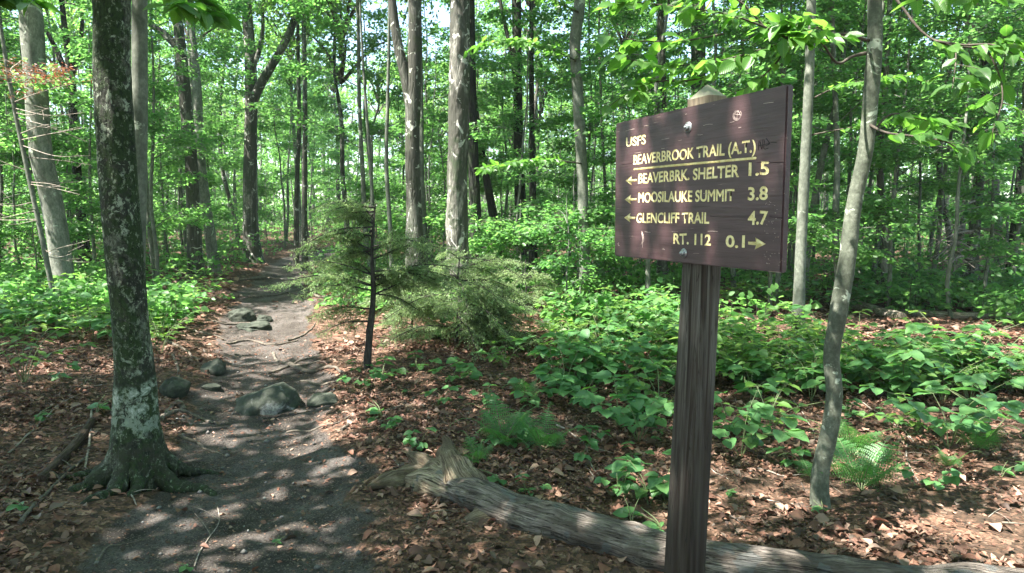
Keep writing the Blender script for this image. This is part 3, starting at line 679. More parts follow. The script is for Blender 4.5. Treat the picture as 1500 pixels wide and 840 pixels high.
for (txt, x0, x1, b0, b1, hh) in ROWS:
    sx = (x1 - x0)
    # letter by letter so that each is a clean closed solid, spaced a little unevenly as a hand router does
    me_all = text_mesh(txt, 0.0, 0.0); co = np.zeros(len(me_all.vertices) * 3); me_all.vertices.foreach_get('co', co); co = co.reshape(-1, 3)
    mx0, mx1 = co[:, 0].min(), co[:, 0].max(); cap = text_mesh('E', 0, 0); cc = np.zeros(len(cap.vertices) * 3); cap.vertices.foreach_get('co', cc); cap_h = cc.reshape(-1, 3)[:, 1].max()
    kx = sx / (mx1 - mx0); ky = hh / cap_h
    for dst, off, ex, mode in ((cut_g, .026, .5, 'cut'), (letter_g, .022, .5, 'fill')):
        me = text_mesh(txt, off, ex)
        def fx(c, mode=mode):
            X_ = x0 + (c[:, 0] - mx0) * kx; t = (X_ - x0) / sx; Y_ = b0 + (b1 - b0) * t + c[:, 1] * ky
            Y_ = Y_ + .0009 * np.sin(X_ * 90); 
            if mode == 'cut': Z_ = np.where(c[:, 2] > 0, .01, -DEPTH)
            else: Z_ = np.where(c[:, 2] > 0, -DEPTH + .0012, -DEPTH - .002)
            return np.stack([X_, Y_, Z_], 1)
        put_mesh(me, fx, dst)
def prism(poly, dst, z0, z1):
    n = len(poly); V = np.array([[x, y, z0] for x, y in poly] + [[x, y, z1] for x, y in poly]); b = dst.n
    dst.v.append(V); dst.uv.append(np.zeros((2 * n, 2))); dst.n += 2 * n
    dst.f.append(np.array([list(range(n))[::-1]]) + b); dst.mi.append([0]); dst.f.append(np.array([list(range(n, 2 * n))]) + b); dst.mi.append([0])
    dst.f.append(np.array([[i, (i + 1) % n, n + (i + 1) % n, n + i] for i in range(n)]) + b); dst.mi.append([0] * n)
def shrink(poly, d):
    P = np.array(poly); c = P.mean(0); n = len(P); out = []
    for i in range(n):
        a, b, cc = P[i - 1], P[i], P[(i + 1) % n]; e1 = (b - a) / np.linalg.norm(b - a); e2 = (cc - b) / np.linalg.norm(cc - b)
        n1 = np.array([-e1[1], e1[0]]); n2 = np.array([-e2[1], e2[0]]); m_ = n1 + n2; m_ /= max(m_ @ n1, .35); out.append(b + m_ * d)
    return out
def arrow(xt, xb, y, s):   # tip x, tail x
    d = 1 if xb > xt else -1; L = abs(xb - xt)
    P = [(xt, y), (xt + d * .045, y - .0185), (xt + d * .040, y - .0055), (xb, y - .0045), (xb, y + .0045), (xt + d * .040, y + .0055), (xt + d * .045, y + .0185)]
    return P if d > 0 else P[::-1]
shapes = [arrow(-.377, -.296, .0350, 1), arrow(-.381, -.298, -.0390, 1), arrow(-.3833, -.305, -.1113, 1), arrow(.3911, .3172, -.1862, 1),
          [(-.317, .0738), (.3389, .0672), (.3420, .0710), (.3389, .0750), (-.317, .0816), (-.3200, .078)]]
for P in shapes:
    prism(P, cut_g, -DEPTH, .01); prism(shrink(P, .0003), letter_g, -DEPTH - .002, -DEPTH + .0012)
# plank seams: V grooves across the face
def seam(y0, y1, xa, xb, wd=.0016):
    xs = np.linspace(xa, xb, 26); top = [(x, y0 + (y1 - y0) * (x - xa) / (xb - xa) + .0007 * math.sin(x * 37) + wd * (.5 + .3 * math.sin(x * 61))) for x in xs]
    bot = [(x, y0 + (y1 - y0) * (x - xa) / (xb - xa) + .0007 * math.sin(x * 37) - wd * (.5 + .3 * math.sin(x * 47))) for x in xs]
    return bot + top[::-1]
sg_ = Geo()
for P in (seam(.0995, .1010, -.46, -.322), seam(-.0985, -.1060, -.46, -.31), seam(-.1035, -.1060, .135, .31), seam(-.106, -.1062, .40, .46), seam(.0555, .050, .34, .46)):
    prism(P, sg_, -.005, .01)
def cutter(g, mat):
    me = g.mesh('c', [mat], False); o = bpy.data.objects.new('c', me); C.objects.link(o); return o
co1 = cutter(cut_g, YEL); co2 = cutter(sg_, PAINT)
for o in (co1, co2):
    bm = bmesh.new(); bm.from_mesh(o.data); bmesh.ops.remove_doubles(bm, verts=bm.verts, dist=2e-5); bmesh.ops.recalc_face_normals(bm, faces=bm.faces); bm.to_mesh(o.data); bm.free()
    md = board.modifiers.new('b', 'BOOLEAN'); md.operation = 'DIFFERENCE'; md.solver = 'EXACT'; md.object = o; md.use_self = True
    try: md.material_mode = 'TRANSFER'
    except Exception: pass
bpy.context.view_layer.update()
nm_ = bpy.data.meshes.new_from_object(board.evaluated_get(bpy.context.evaluated_depsgraph_get()))
print('board verts', len(nm_.vertices), 'mats', [m.name for m in nm_.materials])
board.modifiers.clear()
if len(nm_.vertices) > 500: board.data = nm_; board.data.name = 'board'
for o in (co1, co2): bpy.data.objects.remove(o)
board.parent = sign; board.matrix_local = Mb
lt = letter_g.obj('lettering', [YEL], board, False)
# scratched-out mark after the heading and small graffiti nicks
DK = M('dark_scratch').set(Base_Color=(.012, .007, .008, 1), Roughness=.8).m
PL = M('pale_scratch').set(Base_Color=(.42, .34, .30, 1), Roughness=.8).m
g = Geo()
for pl in ([(.348, .093), (.350, .122), (.362, .095), (.366, .124)], [(.372, .120), (.373, .094), (.388, .096)], [(.378, .126), (.392, .108), (.378, .104)], [(.345, .106), (.395, .110)], [(.398, .112), (.420, .110)], [(.355, .118), (.360, .098)]):
    add_tube(g, smooth_path([(a, b, .0002) for a, b in pl], 12), .0011, 5)
g.obj('scratched_mark', [DK], board)
g = Geo()
def scr(pl, w_=.0007): add_tube(g, smooth_path([(a, b, .0001) for a, b in pl], 14), w_, 4)
cx_, cy_ = .252, .209
for k in range(3): scr([(cx_ + (.013 + .003 * k) * math.cos(a + k), cy_ + (.010 + .003 * k) * math.sin(a + k)) for a in np.linspace(0, 5, 9)])
scr([(.236, .215), (.270, .207)]); scr([(.25, .195), (.256, .222)])
for k in range(4): scr([(-.262 + .006 * k, -.215 + .004 * k), (-.252 + .003 * k, -.190), (-.258, -.172 + .003 * k), (-.245, -.178)])
scr([(-.252, -.225), (-.250, -.17)]); scr([(-.43, -.218), (-.42, -.212), (-.425, -.222), (-.415, -.224)])
rs = random.Random(8)
for k in range(26):
    x = rs.uniform(-.43, .42); y = rs.choice([.235, .19, .172, .225, -.02, -.13, -.155, .06, -.225, .15]) + rs.uniform(-.012, .012); l = rs.uniform(.008, .05); scr([(x, y), (x + l * .5, y + rs.uniform(-.0015, .0015)), (x + l, y + rs.uniform(-.002, .002))], rs.uniform(.0003, .0008))
for k in range(40):
    x = rs.uniform(.38, .45); y = rs.uniform(-.25, -.06); scr([(x, y), (x + rs.uniform(.001, .004), y + rs.uniform(-.002, .002))], rs.uniform(.0004, .0011))
g.obj('scratches', [PL], board)
# bolts
def metal(name, col, ro):
    m = M(name); a = m.noise(m.coord('Object'), 140, 4, .7); m.color(m.ramp(a, [(.35, tuple(c * .5 for c in col)), (.6, col)])); m.set(Roughness=ro, Metallic=.85); m.bump(a, .3, .001); return m.m
GALV = metal('galvanised_metal', (.42, .43, .44), .45)
def lathe(g, prof, sides, c, mi=0, ph=0):
    V = []; n = len(prof)
    for rr, z in prof:
        for k in range(sides): a = 2 * math.pi * k / sides + ph; V.append([c[0] + rr * math.cos(a), c[1] + rr * math.sin(a), c[2] + z])
    F = [[i * sides + k, i * sides + (k + 1) % sides, (i + 1) * sides + (k + 1) % sides, (i + 1) * sides + k] for i in range(n - 1) for k in range(sides)]
    g.add(V, F, mi)
for (bx_, by_, s_) in ((.0127, .1985, 1.0), (.0029, -.2335, .85)):
    g = Geo(); lathe(g, [(.0, .0025), (.019 * s_, .0025), (.0195 * s_, .0012), (.0195 * s_, -.001)], 24, (bx_, by_, 0))
    lathe(g, [(.0, .013), (.009 * s_, .013), (.0115 * s_, .0115), (.0115 * s_, .002)], 6, (bx_, by_, 0), ph=.3); lathe(g, [(0, .018), (.0045, .0175), (.005, .016), (.005, .012)], 12, (bx_, by_, 0))
    g.obj('bolt', [GALV], board, False)
# post
def wood_post():
    m = M('weathered_post_wood'); v = m.coord('Object', (1, 1, .05)); v2 = m.coord('Object', (9, 9, .35)); 
    a = m.noise(v, 46, 6, .65, .35); b = m.noise(v2, 3.0, 5, .6, 1.4); wv = m.n('ShaderNodeTexWave', wave_type='BANDS', bands_direction='X'); wv.inputs['Scale'].default_value = 2.2; wv.inputs['Distortion'].default_value = 5; wv.inputs['Detail'].default_value = 3; wv.inputs['Detail Scale'].default_value = 1.2
    m.l(m.coord('Object', (5, 5, .28)), wv.inputs['Vector'])
    c = m.ramp(wv.outputs['Fac'], [(.1, (.020, .013, .010)), (.5, (.028, .020, .016)), (.9, (.040, .031, .025))])
    c = m.mix(m.ramp(a, [(.38, .75), (.56, 0.0)]), c, (.030, .021, .016))
    # sunlit grey streak painted into the colour higher up, plain brown low down
    sx = m.n('ShaderNodeSeparateXYZ'); m.l(m.coord('Object'), sx.inputs[0])
    mr = m.n('ShaderNodeMapRange'); mr.inputs[1].default_value = .35; mr.inputs[2].default_value = 1.25; m.l(sx.outputs[2], mr.inputs[0])
    f = m.math('MULTIPLY', mr.outputs[0], m.ramp(b, [(.38, 0.0), (.52, 1.0)]))
    c = m.mix(m.math('MULTIPLY', f, .75), c, m.ramp(a, [(.35, (.06, .05, .043)), (.6, (.15, .14, .125))]))
    ck = m.noise(m.coord('Object', (1, 1, .035)), 34, 3, .5, .6); ck = m.ramp(m.math('ABSOLUTE', m.math('SUBTRACT', ck, .5)), [(.003, 1.0), (.012, 0.0)]); c = m.mix(m.math('MULTIPLY', ck, .8), c, (.015, .011, .009))
    m.color(c); m.set(Roughness=.85, Specular_IOR_Level=.25); m.bump(m.math('ADD', a, m.math('MULTIPLY', wv.outputs['Fac'], .5)), .7, .006); return m.m
def wood_top():
    m = M('post_top_wood'); a = m.noise(m.coord('Object', (1, 1, .12)), 60, 5, .65); c = m.ramp(a, [(.3, (.07, .052, .035)), (.5, (.15, .12, .08)), (.7, (.22, .18, .125))])
    g_ = m.n('ShaderNodeNewGeometry'); sx = m.n('ShaderNodeSeparateXYZ'); m.l(g_.outputs['Normal'], sx.inputs[0])
    c = m.mix(m.math('MULTIPLY', m.math('GREATER_THAN', sx.outputs[2], .3), .6), c, (.19, .20, .14))  # lit top painted in: upward faces get a paler colour
    m.color(c); m.set(Roughness=.85); m.bump(a, .5, .004); return m.m
def plane_u(px, py, off):
    d = ray(px, py); t = ((BC - BN * off - EYE) @ BN) / (d @ BN); P = EYE + d * t; return (P - BC) @ BU
ua, ub = plane_u(1000, 395, BT + .002), plane_u(1033, 395, BT + .002)
Eb = BC - BN * (BT + .002) + BU * ub    # front right edge
d_ = ray(1059, 395); hn = np.array([BN[0], BN[1], 0]); hn /= np.linalg.norm(hn); hu = np.array([BU[0], BU[1], 0]); hu /= np.linalg.norm(hu)
Aq = np.array([[d_[0], hn[0]], [d_[1], hn[1]]]); sol = np.linalg.solve(Aq, (Eb - EYE)[:2]); pd = float(sol[1])
print('post width', ub - ua, 'depth', pd)
pd = min(max(pd, .06), .2)
Fl = BC - BN * (BT + .002) + BU * ua
corn = [Fl, Eb, Eb - hn * pd, Fl - hn * pd]
zt = 1.985; zb_ = H(BC[0], BC[1]) - .4
cen = sum(corn) / 4
def ring(z, s=1.0, cut=0):
    out = []
    sh = -np.array([.030, .0, 0]) * max(0, 1.5 - z); s = s * (1 + .09 * max(0, 1.5 - z))
    for i in range(4):
        p = cen + (corn[i] - cen) * s; pr = cen + (corn[i - 1] - cen) * s; nx_ = cen + (corn[(i + 1) % 4] - cen) * s
        for q in (pr, nx_): e = (q - p); e /= np.linalg.norm(e); k = p + e * .006 + sh; out.append([k[0] - S0[0], k[1] - S0[1], z - S0[2]])
    return out
g = Geo(); zs = list(np.linspace(zb_, 1.93, 30)); V = [];
for z in zs: V += ring(z)
F = [[i * 8 + k, i * 8 + (k + 1) % 8, (i + 1) * 8 + (k + 1) % 8, (i + 1) * 8 + k] for i in range(len(zs) - 1) for k in range(8)]
g.add(V, F, 0)
POSTW = wood_post(); TOPW = wood_top()
g.obj('post', [POSTW], sign, False)
g = Geo(); V = ring(1.9295) + ring(1.970)
apex = [cen[0] - S0[0], cen[1] - S0[1], 2.018 - S0[2]]
g.add(V, [[k, (k + 1) % 8, 8 + (k + 1) % 8, 8 + k] for k in range(8)], 0); g.add(V[8:] + [apex], [[k, (k + 1) % 8, 8] for k in range(8)], 0)
g.obj('post_top', [TOPW], sign, False)

#@@PROPS
# ------------------------------------------------------------------ fallen log with its broken root end
def log_mat(name, pale, mid, dark, lich=True, bare=False):
    m = M(name); v = m.coord('UV', (1, 1, 1)); vo = m.coord('Object')
    gr = m.noise(m.coord('UV', (46, 3.2, 1)), 1.0, 7, .68, .5); g2 = m.noise(m.coord('UV', (12, 1.4, 1)), 1.0, 5, .6, .6)
    c = m.ramp(gr, [(.30, dark), (.46, mid), (.66, pale)]); c = m.mix(m.ramp(g2, [(.36, .75), (.5, 0.0)]), c, (dark[0] * 1.4, dark[1] * 1.3, dark[2] * 1.2))
    ck = m.noise(m.coord('UV', (20, 1.1, 1)), 1.0, 4, .6, 1.2); ck = m.ramp(m.math('ABSOLUTE', m.math('SUBTRACT', ck, .5)), [(.004, 1.0), (.018, 0.0)]); c = m.mix(m.ramp(m.noise(vo, 4.5, 5, .65), [(.42, .75), (.60, 0.0)]), c, (dark[0] * 2, dark[1] * 2, dark[2] * 1.8))
    if bare:
        sx = m.n('ShaderNodeSeparateXYZ'); m.l(m.coord('UV'), sx.inputs[0]); q_ = m.math('ADD', sx.outputs[1], m.math('MULTIPLY', m.noise(m.coord('UV', (5, 1.5, 1)), 1.5, 5, .7), 1.1))
        cb = m.ramp(gr, [(.30, (.05, .035, .025)), (.46, (.27, .21, .145)), (.66, (.44, .37, .26))]); c = m.mix(m.ramp(m.math('MULTIPLY', q_, .5), [(.55, 1.0), (.66, 0.0)]), c, cb)
    if lich:
        l = m.ramp(m.noise(vo, 7.5, 3, .5, .3), [(.60, 0.0), (.625, 1.0)]); c = m.mix(m.math('MULTIPLY', l, .75), c, (.12, .125, .12))
        ms = m.ramp(m.noise(vo, 5, 6, .7), [(.62, 0.0), (.70, 1.0)]); c = m.mix(ms, c, (.06, .10, .03))
    c = m.mix(m.math('MULTIPLY', ck, .9), c, (.018, .013, .01)); m.color(c); m.set(Roughness=.88, Specular_IOR_Level=.2); m.bump(m.math('SUBTRACT', m.math('ADD', gr, m.math('MULTIPLY', g2, .9)), m.math('MULTIPLY', ck, 1.2)), 1.0, .018); return m.m
LOGM = log_mat('weathered_log', (.34, .29, .25), (.17, .145, .125), (.035, .028, .025), bare=True); LOGP = log_mat('bare_root_wood', (.44, .37, .26), (.27, .21, .145), (.05, .035, .025), False)
def uv_tube(g, pts, rad, sides, mi=0, **kw):
    V, F = tube(pts, rad, sides, **kw); n = len(pts); a = np.tile(np.linspace(0, 1, sides, endpoint=False), n); a = 1 - np.abs(2 * a - 1)
    dd = np.concatenate([[0], np.cumsum(np.linalg.norm(np.diff(np.asarray(pts), axis=0), axis=1))]); g.add(V, F, mi, np.stack([a, np.repeat(dd, sides) * 2], 1))
    for ring_ in (0, n - 1):
        ix = np.arange(ring_ * sides, (ring_ + 1) * sides); cc = V[ix].mean(0)
        g.add(np.vstack([V[ix], cc[None]]), np.array([[q, (q + 1) % sides, sides] for q in range(sides)]), mi, np.vstack([np.stack([a[:sides], np.linspace(0, .3, sides)], 1), [[.5, .1]]]))
lp = [(600, 708, .05), (625, 714, .10), (665, 730, .125), (715, 747, .115), (775, 766, .104), (850, 787, .104), (940, 812, .106), (1060, 842, .104), (1180, 856, .106), (1330, 868, .102), (1500, 882, .098), (1640, 895, .09)]
P = []; 
for a, b, c_ in lp:
    q = G(a, min(b, 838)) if b < 838 else G(a, b); P.append([q[0], q[1], H(q[0], q[1]) + c_ * .26, c_])
P = smooth_path(P, 150); lo = P[0, :3].copy(); lo[2] = H(lo[0], lo[1])
log = empty('fallen_log', lo, 'long weathered grey log lying behind the foot of the sign post', 'log')
g = Geo(); uv_tube(g, P[:, :3] - lo, P[:, 3], 56, rough=.25, nscale=(3.5, 10, 10), seed=61, oval=.08)
ll = g.obj('log_body', [LOGM], log)
g = Geo()
def prong(pts, seed, sides=22):
    W_ = []
    for a, b, hgt, rr in pts: q = G(a, b); W_.append([q[0], q[1], q[2] + hgt, rr])
    q = smooth_path(W_, 34); uv_tube(g, q[:, :3] - lo, np.maximum(q[:, 3], .004), sides, rough=.34, nscale=(11, 11, 11), seed=seed, oval=.15)
prong([(690, 735, .05, .09), (640, 716, .04, .095), (600, 708, .035, .066), (566, 712, .025, .040), (540, 719, .012, .018)], 71)
prong([(676, 730, .08, .10), (662, 716, .14, .075), (655, 704, .18, .050), (656, 698, .21, .032), (650, 694, .235, .016)], 72)
prong([(650, 720, .07, .09), (625, 706, .10, .060), (606, 700, .13, .03), (598, 698, .15, .014)], 73)
prong([(665, 726, .05, .09), (628, 724, .03, .055), (606, 726, .01, .02)], 74)
prong([(740, 757, .02, .075), (700, 762, .0, .06), (672, 768, -.02, .03)], 75)
prong([(700, 738, .09, .07), (672, 722, .13, .06), (640, 712, .13, .05), (622, 712, .10, .03)], 76)
g.obj('root_end', [LOGP], log)

# pale birch log and cut log far right
def simple_log(pl, r_, mat, label, name='fallen_log'):
    P = []
    for a, b in pl: q = G(a, b); P.append([q[0], q[1], q[2] + r_ * .7])
    P = smooth_path(P, 30); l0 = P[0].copy(); l0[2] = H(l0[0], l0[1]); e = empty(name, l0, label, 'log'); g = Geo()
    uv_tube(g, P - l0, np.linspace(r_, r_ * .8, 30), 18, rough=.12, nscale=(5, 5, 5), seed=int(r_ * 1000)); g.obj('log_body', [mat], e); return e
BLOG = log_mat('white_birch_log', (.62, .58, .52), (.42, .37, .32), (.09, .07, .05), False)
simple_log([(1248, 452), (1300, 466), (1320, 471)], .085, BLOG, 'short pale birch log lying beyond the curved stem')
simple_log([(1322, 462), (1400, 468), (1500, 466), (1560, 462)], .06, BLOG, 'long pale log half buried in litter near the right edge')
simple_log([(60, 712), (90, 680), (112, 655), (135, 622)], .035, log_mat('rotten_branch', (.20, .14, .10), (.12, .08, .055), (.03, .02, .015), False), 'short rotten brown branch lying left of the mossy tree foot', 'rotten_branch')
simple_log([(690, 352), (760, 350), (842, 346)], .05, B_DARK, 'dark fallen trunk far behind the wavy grey tree')

# ------------------------------------------------------------------ rocks
def rock_mat(name, pale_at=.62):
    m = M(name); v = m.coord('Object'); a = m.noise(v, 9, 6, .7); b = m.noise(v, 3.2, 5, .6, .4); k = m.noise(v, 60, 4, .7)
    c = m.ramp(a, [(.3, (.022, .028, .020)), (.55, (.045, .052, .038)), (.75, (.085, .088, .070))]); c = m.mix(m.ramp(b, [(pale_at, 0.0), (pale_at + .08, .9)]), c, (.30, .30, .285))
    c = m.mix(m.ramp(k, [(.4, .5), (.55, 0.0)]), c, (.02, .022, .016)); m.color(c); m.set(Roughness=.85, Specular_IOR_Level=.3); m.bump(m.math('ADD', a, m.math('MULTIPLY', k, .3)), .6, .02); return m.m
ROCK = rock_mat('mossy_rock', .54); ROCK2 = rock_mat('dark_rock', .85)
def rock(px, py, wpx, hpx, seed, label, mat=ROCK2, dz=.25, group=None, ny_=1.0):
    q = G(px, py); s = wpx / 2 / FPX * q[1]; hz = hpx / FPX * q[1] * .9
    n, k = 44, 64; th = np.linspace(0, np.pi, n)[:, None]; ph = np.linspace(0, 2 * np.pi, k, endpoint=False)[None]
    x = np.sin(th) * np.cos(ph); y = np.sin(th) * np.sin(ph); z = np.cos(th) * np.ones_like(ph)
    rr = 1 + .34 * fbm(x * 1.1 + seed, y * 1.1, z * 1.1, 3, seed) + .03 * fbm(x * 7, y * 7, z * 7, 2, seed + 1)
    rp_ = np.random.default_rng(seed + 50); cut = np.full(x.shape, 9.0)
    for _ in range(15):
        pn = rp_.normal(0, 1, 3); pn /= np.linalg.norm(pn); dt = x * pn[0] + y * pn[1] + z * pn[2]; cut = np.minimum(cut, np.where(dt > .05, rp_.uniform(.72, .95) / np.maximum(dt, .05), 9))
    rr = np.minimum(rr, cut * (1 + .03 * fbm(x * 4, y * 4, z * 4, 2, seed + 2)))
    zz = z * rr * (hz / (1 + dz)) 
    V = np.stack([x * rr * s, y * rr * s * ny_, zz + hz * dz / (1 + dz)], -1).reshape(-1, 3)
    i = np.arange(n - 1)[:, None] * k; j = np.arange(k)[None]; j2 = (j + 1) % k
    F = np.stack([i + j, i + k + j, i + k + j2, i + j2], -1).reshape(-1, 4)
    g = Geo().add(V, F); o = g.obj('rock', [mat], loc=(q[0], q[1] + s * ny_ * .6, q[2])); tag(o, label, 'rock', group); return o
rock(386, 606, 112, 42, 3, 'large mossy boulder with white patches beside the trail', ROCK, .05, ny_=.8)
rock(470, 596, 56, 20, 5, 'low dark stone just right of the large boulder', dz=.1)
rock(350, 470, 44, 18, 6, 'dark stone lying in the middle of the trail further up'); rock(384, 473, 26, 13, 7, 'small stone touching the dark one further up the trail')
rock(248, 580, 44, 34, 8, 'mossy stone right behind the foot of the mossy tree', ny_=.9); rock(310, 548, 42, 20, 9, 'flat greenish stone on the left trail edge', dz=.1)
rock(304, 572, 30, 10, 12, 'flat stone sunk in the trail left of the boulder', dz=.1)
rock(365, 484, 60, 10, 16, 'flat slab sunk in the trail in front of the dark stone', dz=.05)


# ------------------------------------------------------------------ roots of the mossy tree and roots across the trail
def ground_cord(pl, r0, r1, lift=.4, wob=.0, n=30):
    P = []
    for p in pl: q = G(p[0], p[1]); P.append([q[0], q[1], q[2] + (p[2] if len(p) > 2 else 0)])
    P = smooth_path(P, n); rr = np.linspace(r0, r1, n); P[:, 2] = np.maximum(P[:, 2], hfun(P[:, 0], P[:, 1]) - r0 + lift * 0) if False else P[:, 2]
    gl = hfun(P[:, 0], P[:, 1]) + rr * lift; P[:, 2] = np.maximum(P[:, 2], gl); 
    if wob: P[:, 2] += wob * np.abs(np.sin(np.linspace(0, 9, n)))
    return P, rr
tA = TREES['A'][0]; oA = np.array(tA.location)
rr_ = np.random.default_rng(64)
for k, (a, Lr, r0) in enumerate([(-.35, .62, .075), (-1.15, .36, .05), (-1.65, .52, .065), (-2.3, .40, .075), (-2.95, .50, .05), (.5, .5, .06), (1.6, .5, .06)]):
    u_ = np.array([math.cos(a), math.sin(a)]); v_ = np.array([-u_[1], u_[0]]); P = []
    for t, hz, rr0 in ((.06, .42, .5), (.10, .26, .9), (.15, .12, 1.0), (.24, .03, .85), (.26 + (Lr - .26) * .4, .012, .55), (.26 + (Lr - .26) * .75, -.005, .36), (Lr, -.03, .2)):
        wv = rr_.normal(0, .022) * min(1, t * 4); x_, y_2 = u_ * t + v_ * wv; gz = H(oA[0] + x_, oA[1] + y_2) - oA[2]; P.append([x_, y_2, gz + hz, r0 * rr0])
    q = smooth_path(P, 60); g = Geo(); add_tube(g, q[:, :3], q[:, 3] * .84, 26, rough=.34, nscale=(16, 16, 10), seed=90 + k); g.obj('root', [B_A], tA)
ROOTM = bark('root_bark', (.20, .17, .13), (.12, .10, .08), (.045, .038, .03), .6, None, bump=.5, scale=22)
for i, (pl, r0, r1, lb) in enumerate([
    ([(238, 612), (262, 604), (285, 612), (312, 622)], .022, .012, 'pale root looping over the soil right of the mossy tree'),
    ([(424, 536), (450, 546), (480, 540), (505, 548)], .028, .014, 'thick root crossing the trail below the fir stem'),
    ([(400, 520), (412, 532), (440, 536), (470, 530)], .02, .01, 'forked root on the trail above the thick one'),
    ([(455, 430), (478, 436), (500, 434), (530, 430)], .03, .015, 'root bridging the trail edge left of the fir'),
    ([(240, 500), (268, 512), (290, 528), (318, 536)], .02, .008, 'long thin root running down the left bank'),
    ([(262, 478), (290, 488), (312, 492), (330, 500)], .022, .01, 'root at the left edge of the upper trail'),
    ([(420, 500), (440, 494), (452, 486), (462, 474)], .018, .008, 'root climbing the right edge of the trail'),
    ([(252, 520), (262, 552), (258, 578)], .016, .01, 'bent root hanging over the stone behind the mossy tree'),
    ([(270, 604), (262, 592), (236, 618)], .024, .02, 'broken root stub beside the mossy tree'),
    ([(420, 636), (455, 634), (490, 622), (530, 600), (560, 590)], .010, .006, 'long stick lying from the trail toward the fir'),
    ([(500, 632), (530, 612), (580, 598), (612, 580)], .014, .007, 'stout dead stick between trail and litter'),
    ([(300, 470), (330, 476), (362, 474), (392, 480)], .018, .008, 'root crossing the upper trail just below the dark stone'),
    ([(330, 505), (365, 500), (400, 506), (436, 500)], .020, .009, 'root crossing the trail midway between the boulder and the dark stone'),
    ([(392, 548), (420, 540), (446, 528), (470, 522)], .018, .008, 'slanting root right above the large boulder'),
    ([(340, 432), (380, 436), (420, 430), (452, 436)], .024, .012, 'root stepping across the far trail before the bend'),
    ([(440, 560), (470, 566), (505, 560), (545, 566)], .016, .007, 'thin root leading from the trail to the foot of the fir'),
    ([(350, 412), (390, 408), (425, 412), (450, 408)], .028, .014, 'farthest root lying across the trail'),
    ([(262, 640), (285, 648), (300, 660), (326, 668)], .014, .006, 'short root poking out of the soil right of the mossy tree'),
    ([(140, 830), (170, 800), (200, 796), (215, 790)], .008, .004, 'small twig at the bottom left of the trail')]):
    P, rr = ground_cord(pl, r0, r1, .5); l0 = P[0].copy(); g = Geo(); add_tube(g, P - l0, rr, 10, rough=.15, nscale=(12, 12, 12), seed=i)
    tag(g.obj('exposed_root' if 'root' in lb else 'fallen_stick', [ROOTM], loc=l0), lb, 'root' if 'root' in lb else 'stick')

# ------------------------------------------------------------------ sticks
def stick(pl, r0, r1, label, group=None, side=2, mat=DEADTWIG, heights=None):
    P, rr = ground_cord(pl, r0, r1, 1.6); l0 = P[0].copy(); g = Geo(); add_tube(g, P - l0, rr, 7, rough=.15, nscale=(20, 20, 20), seed=3)
    for k in range(side):
        i = random.randint(8, 22); d = (P[min(i + 3, 29)] - P[i]); L = random.uniform(.08, .22); d /= np.linalg.norm(d); s = np.array([-d[1], d[0], .35]) * random.choice([-1, 1]); s[2] = .3
        q = P[i] + (d + s * .8) * L; g_ = smooth_path([P[i], (P[i] + q) / 2 + [0, 0, .01], q], 6); add_tube(g, g_ - l0, np.linspace(r1 * .8, r1 * .3, 6), 5)
    tag(g.obj('fallen_stick', [mat], loc=l0), label, 'stick', group)
stick([(815, 626), (838, 640), (870, 690), (890, 716)], .008, .004, 'pale forked stick leaning down the litter in front of the ferns')
stick([(756, 640), (800, 652), (830, 662), (876, 706)], .007, .004, 'long pale stick running past the left fern')
stick([(690, 630), (720, 652), (755, 642)], .005, .003, 'thin twig among the fern fronds left of centre')
stick([(1290, 530), (1350, 555), (1400, 590), (1470, 620)], .008, .004, 'long bleached stick slanting across the litter on the right')
stick([(1340, 655), (1400, 662), (1460, 668), (1499, 664)], .006, .003, 'thin bleached stick at the far right of the litter')
stick([(1240, 580), (1290, 610), (1330, 640), (1345, 660)], .006, .004, 'pale stick behind the fern at the curved stem')
stick([(1140, 560), (1170, 600), (1196, 640)], .005, .003, 'thin stick left of the curved stem')
stick([(1330, 640), (1335, 690), (1345, 706)], .006, .003, 'upright dead twig beside the fern at the curved stem')
stick([(10, 670), (40, 640), (80, 600), (120, 565)], .007, .004, 'pale stick in the litter on the far left')
stick([(30, 775), (60, 735), (95, 700), (128, 670)], .012, .007, 'dark stick below the rotten branch on the left', mat=ROOTM)
stick([(135, 600), (132, 640), (125, 690)], .010, .006, 'short upright grey stick left of the mossy tree')
stick([(160, 700), (185, 722), (200, 742)], .006, .004, 'white twig at the foot of the mossy tree')
stick([(285, 836), (300, 800), (320, 770), (318, 740)], .004, .002, 'thin wiry twig lying on the shaded trail')
stick([(1110, 690), (1150, 700), (1190, 696)], .006, .003, 'short stick between post and curved stem')
for i in range(70):
    while True:
        px = random.uniform(0, 1500); py = random.uniform(470, 790); q = G(px, py)
        if trail_d(q[0], q[1]) > -.1: break
    a = random.uniform(0, math.pi); L = random.uniform(20, 75); dx, dy = math.cos(a) * L, math.sin(a) * L * .5
    stick([(px, py), (px + dx * .5 + random.uniform(-6, 6), max(455, py + dy * .5)), (px + dx, max(450, min(835, py + dy)))], random.uniform(.0025, .006), .002, 'thin dead stick lying among the fallen leaves', 'thin sticks scattered in the litter', 1, random.choice([DEADTWIG, ROOTM, TWIG]))

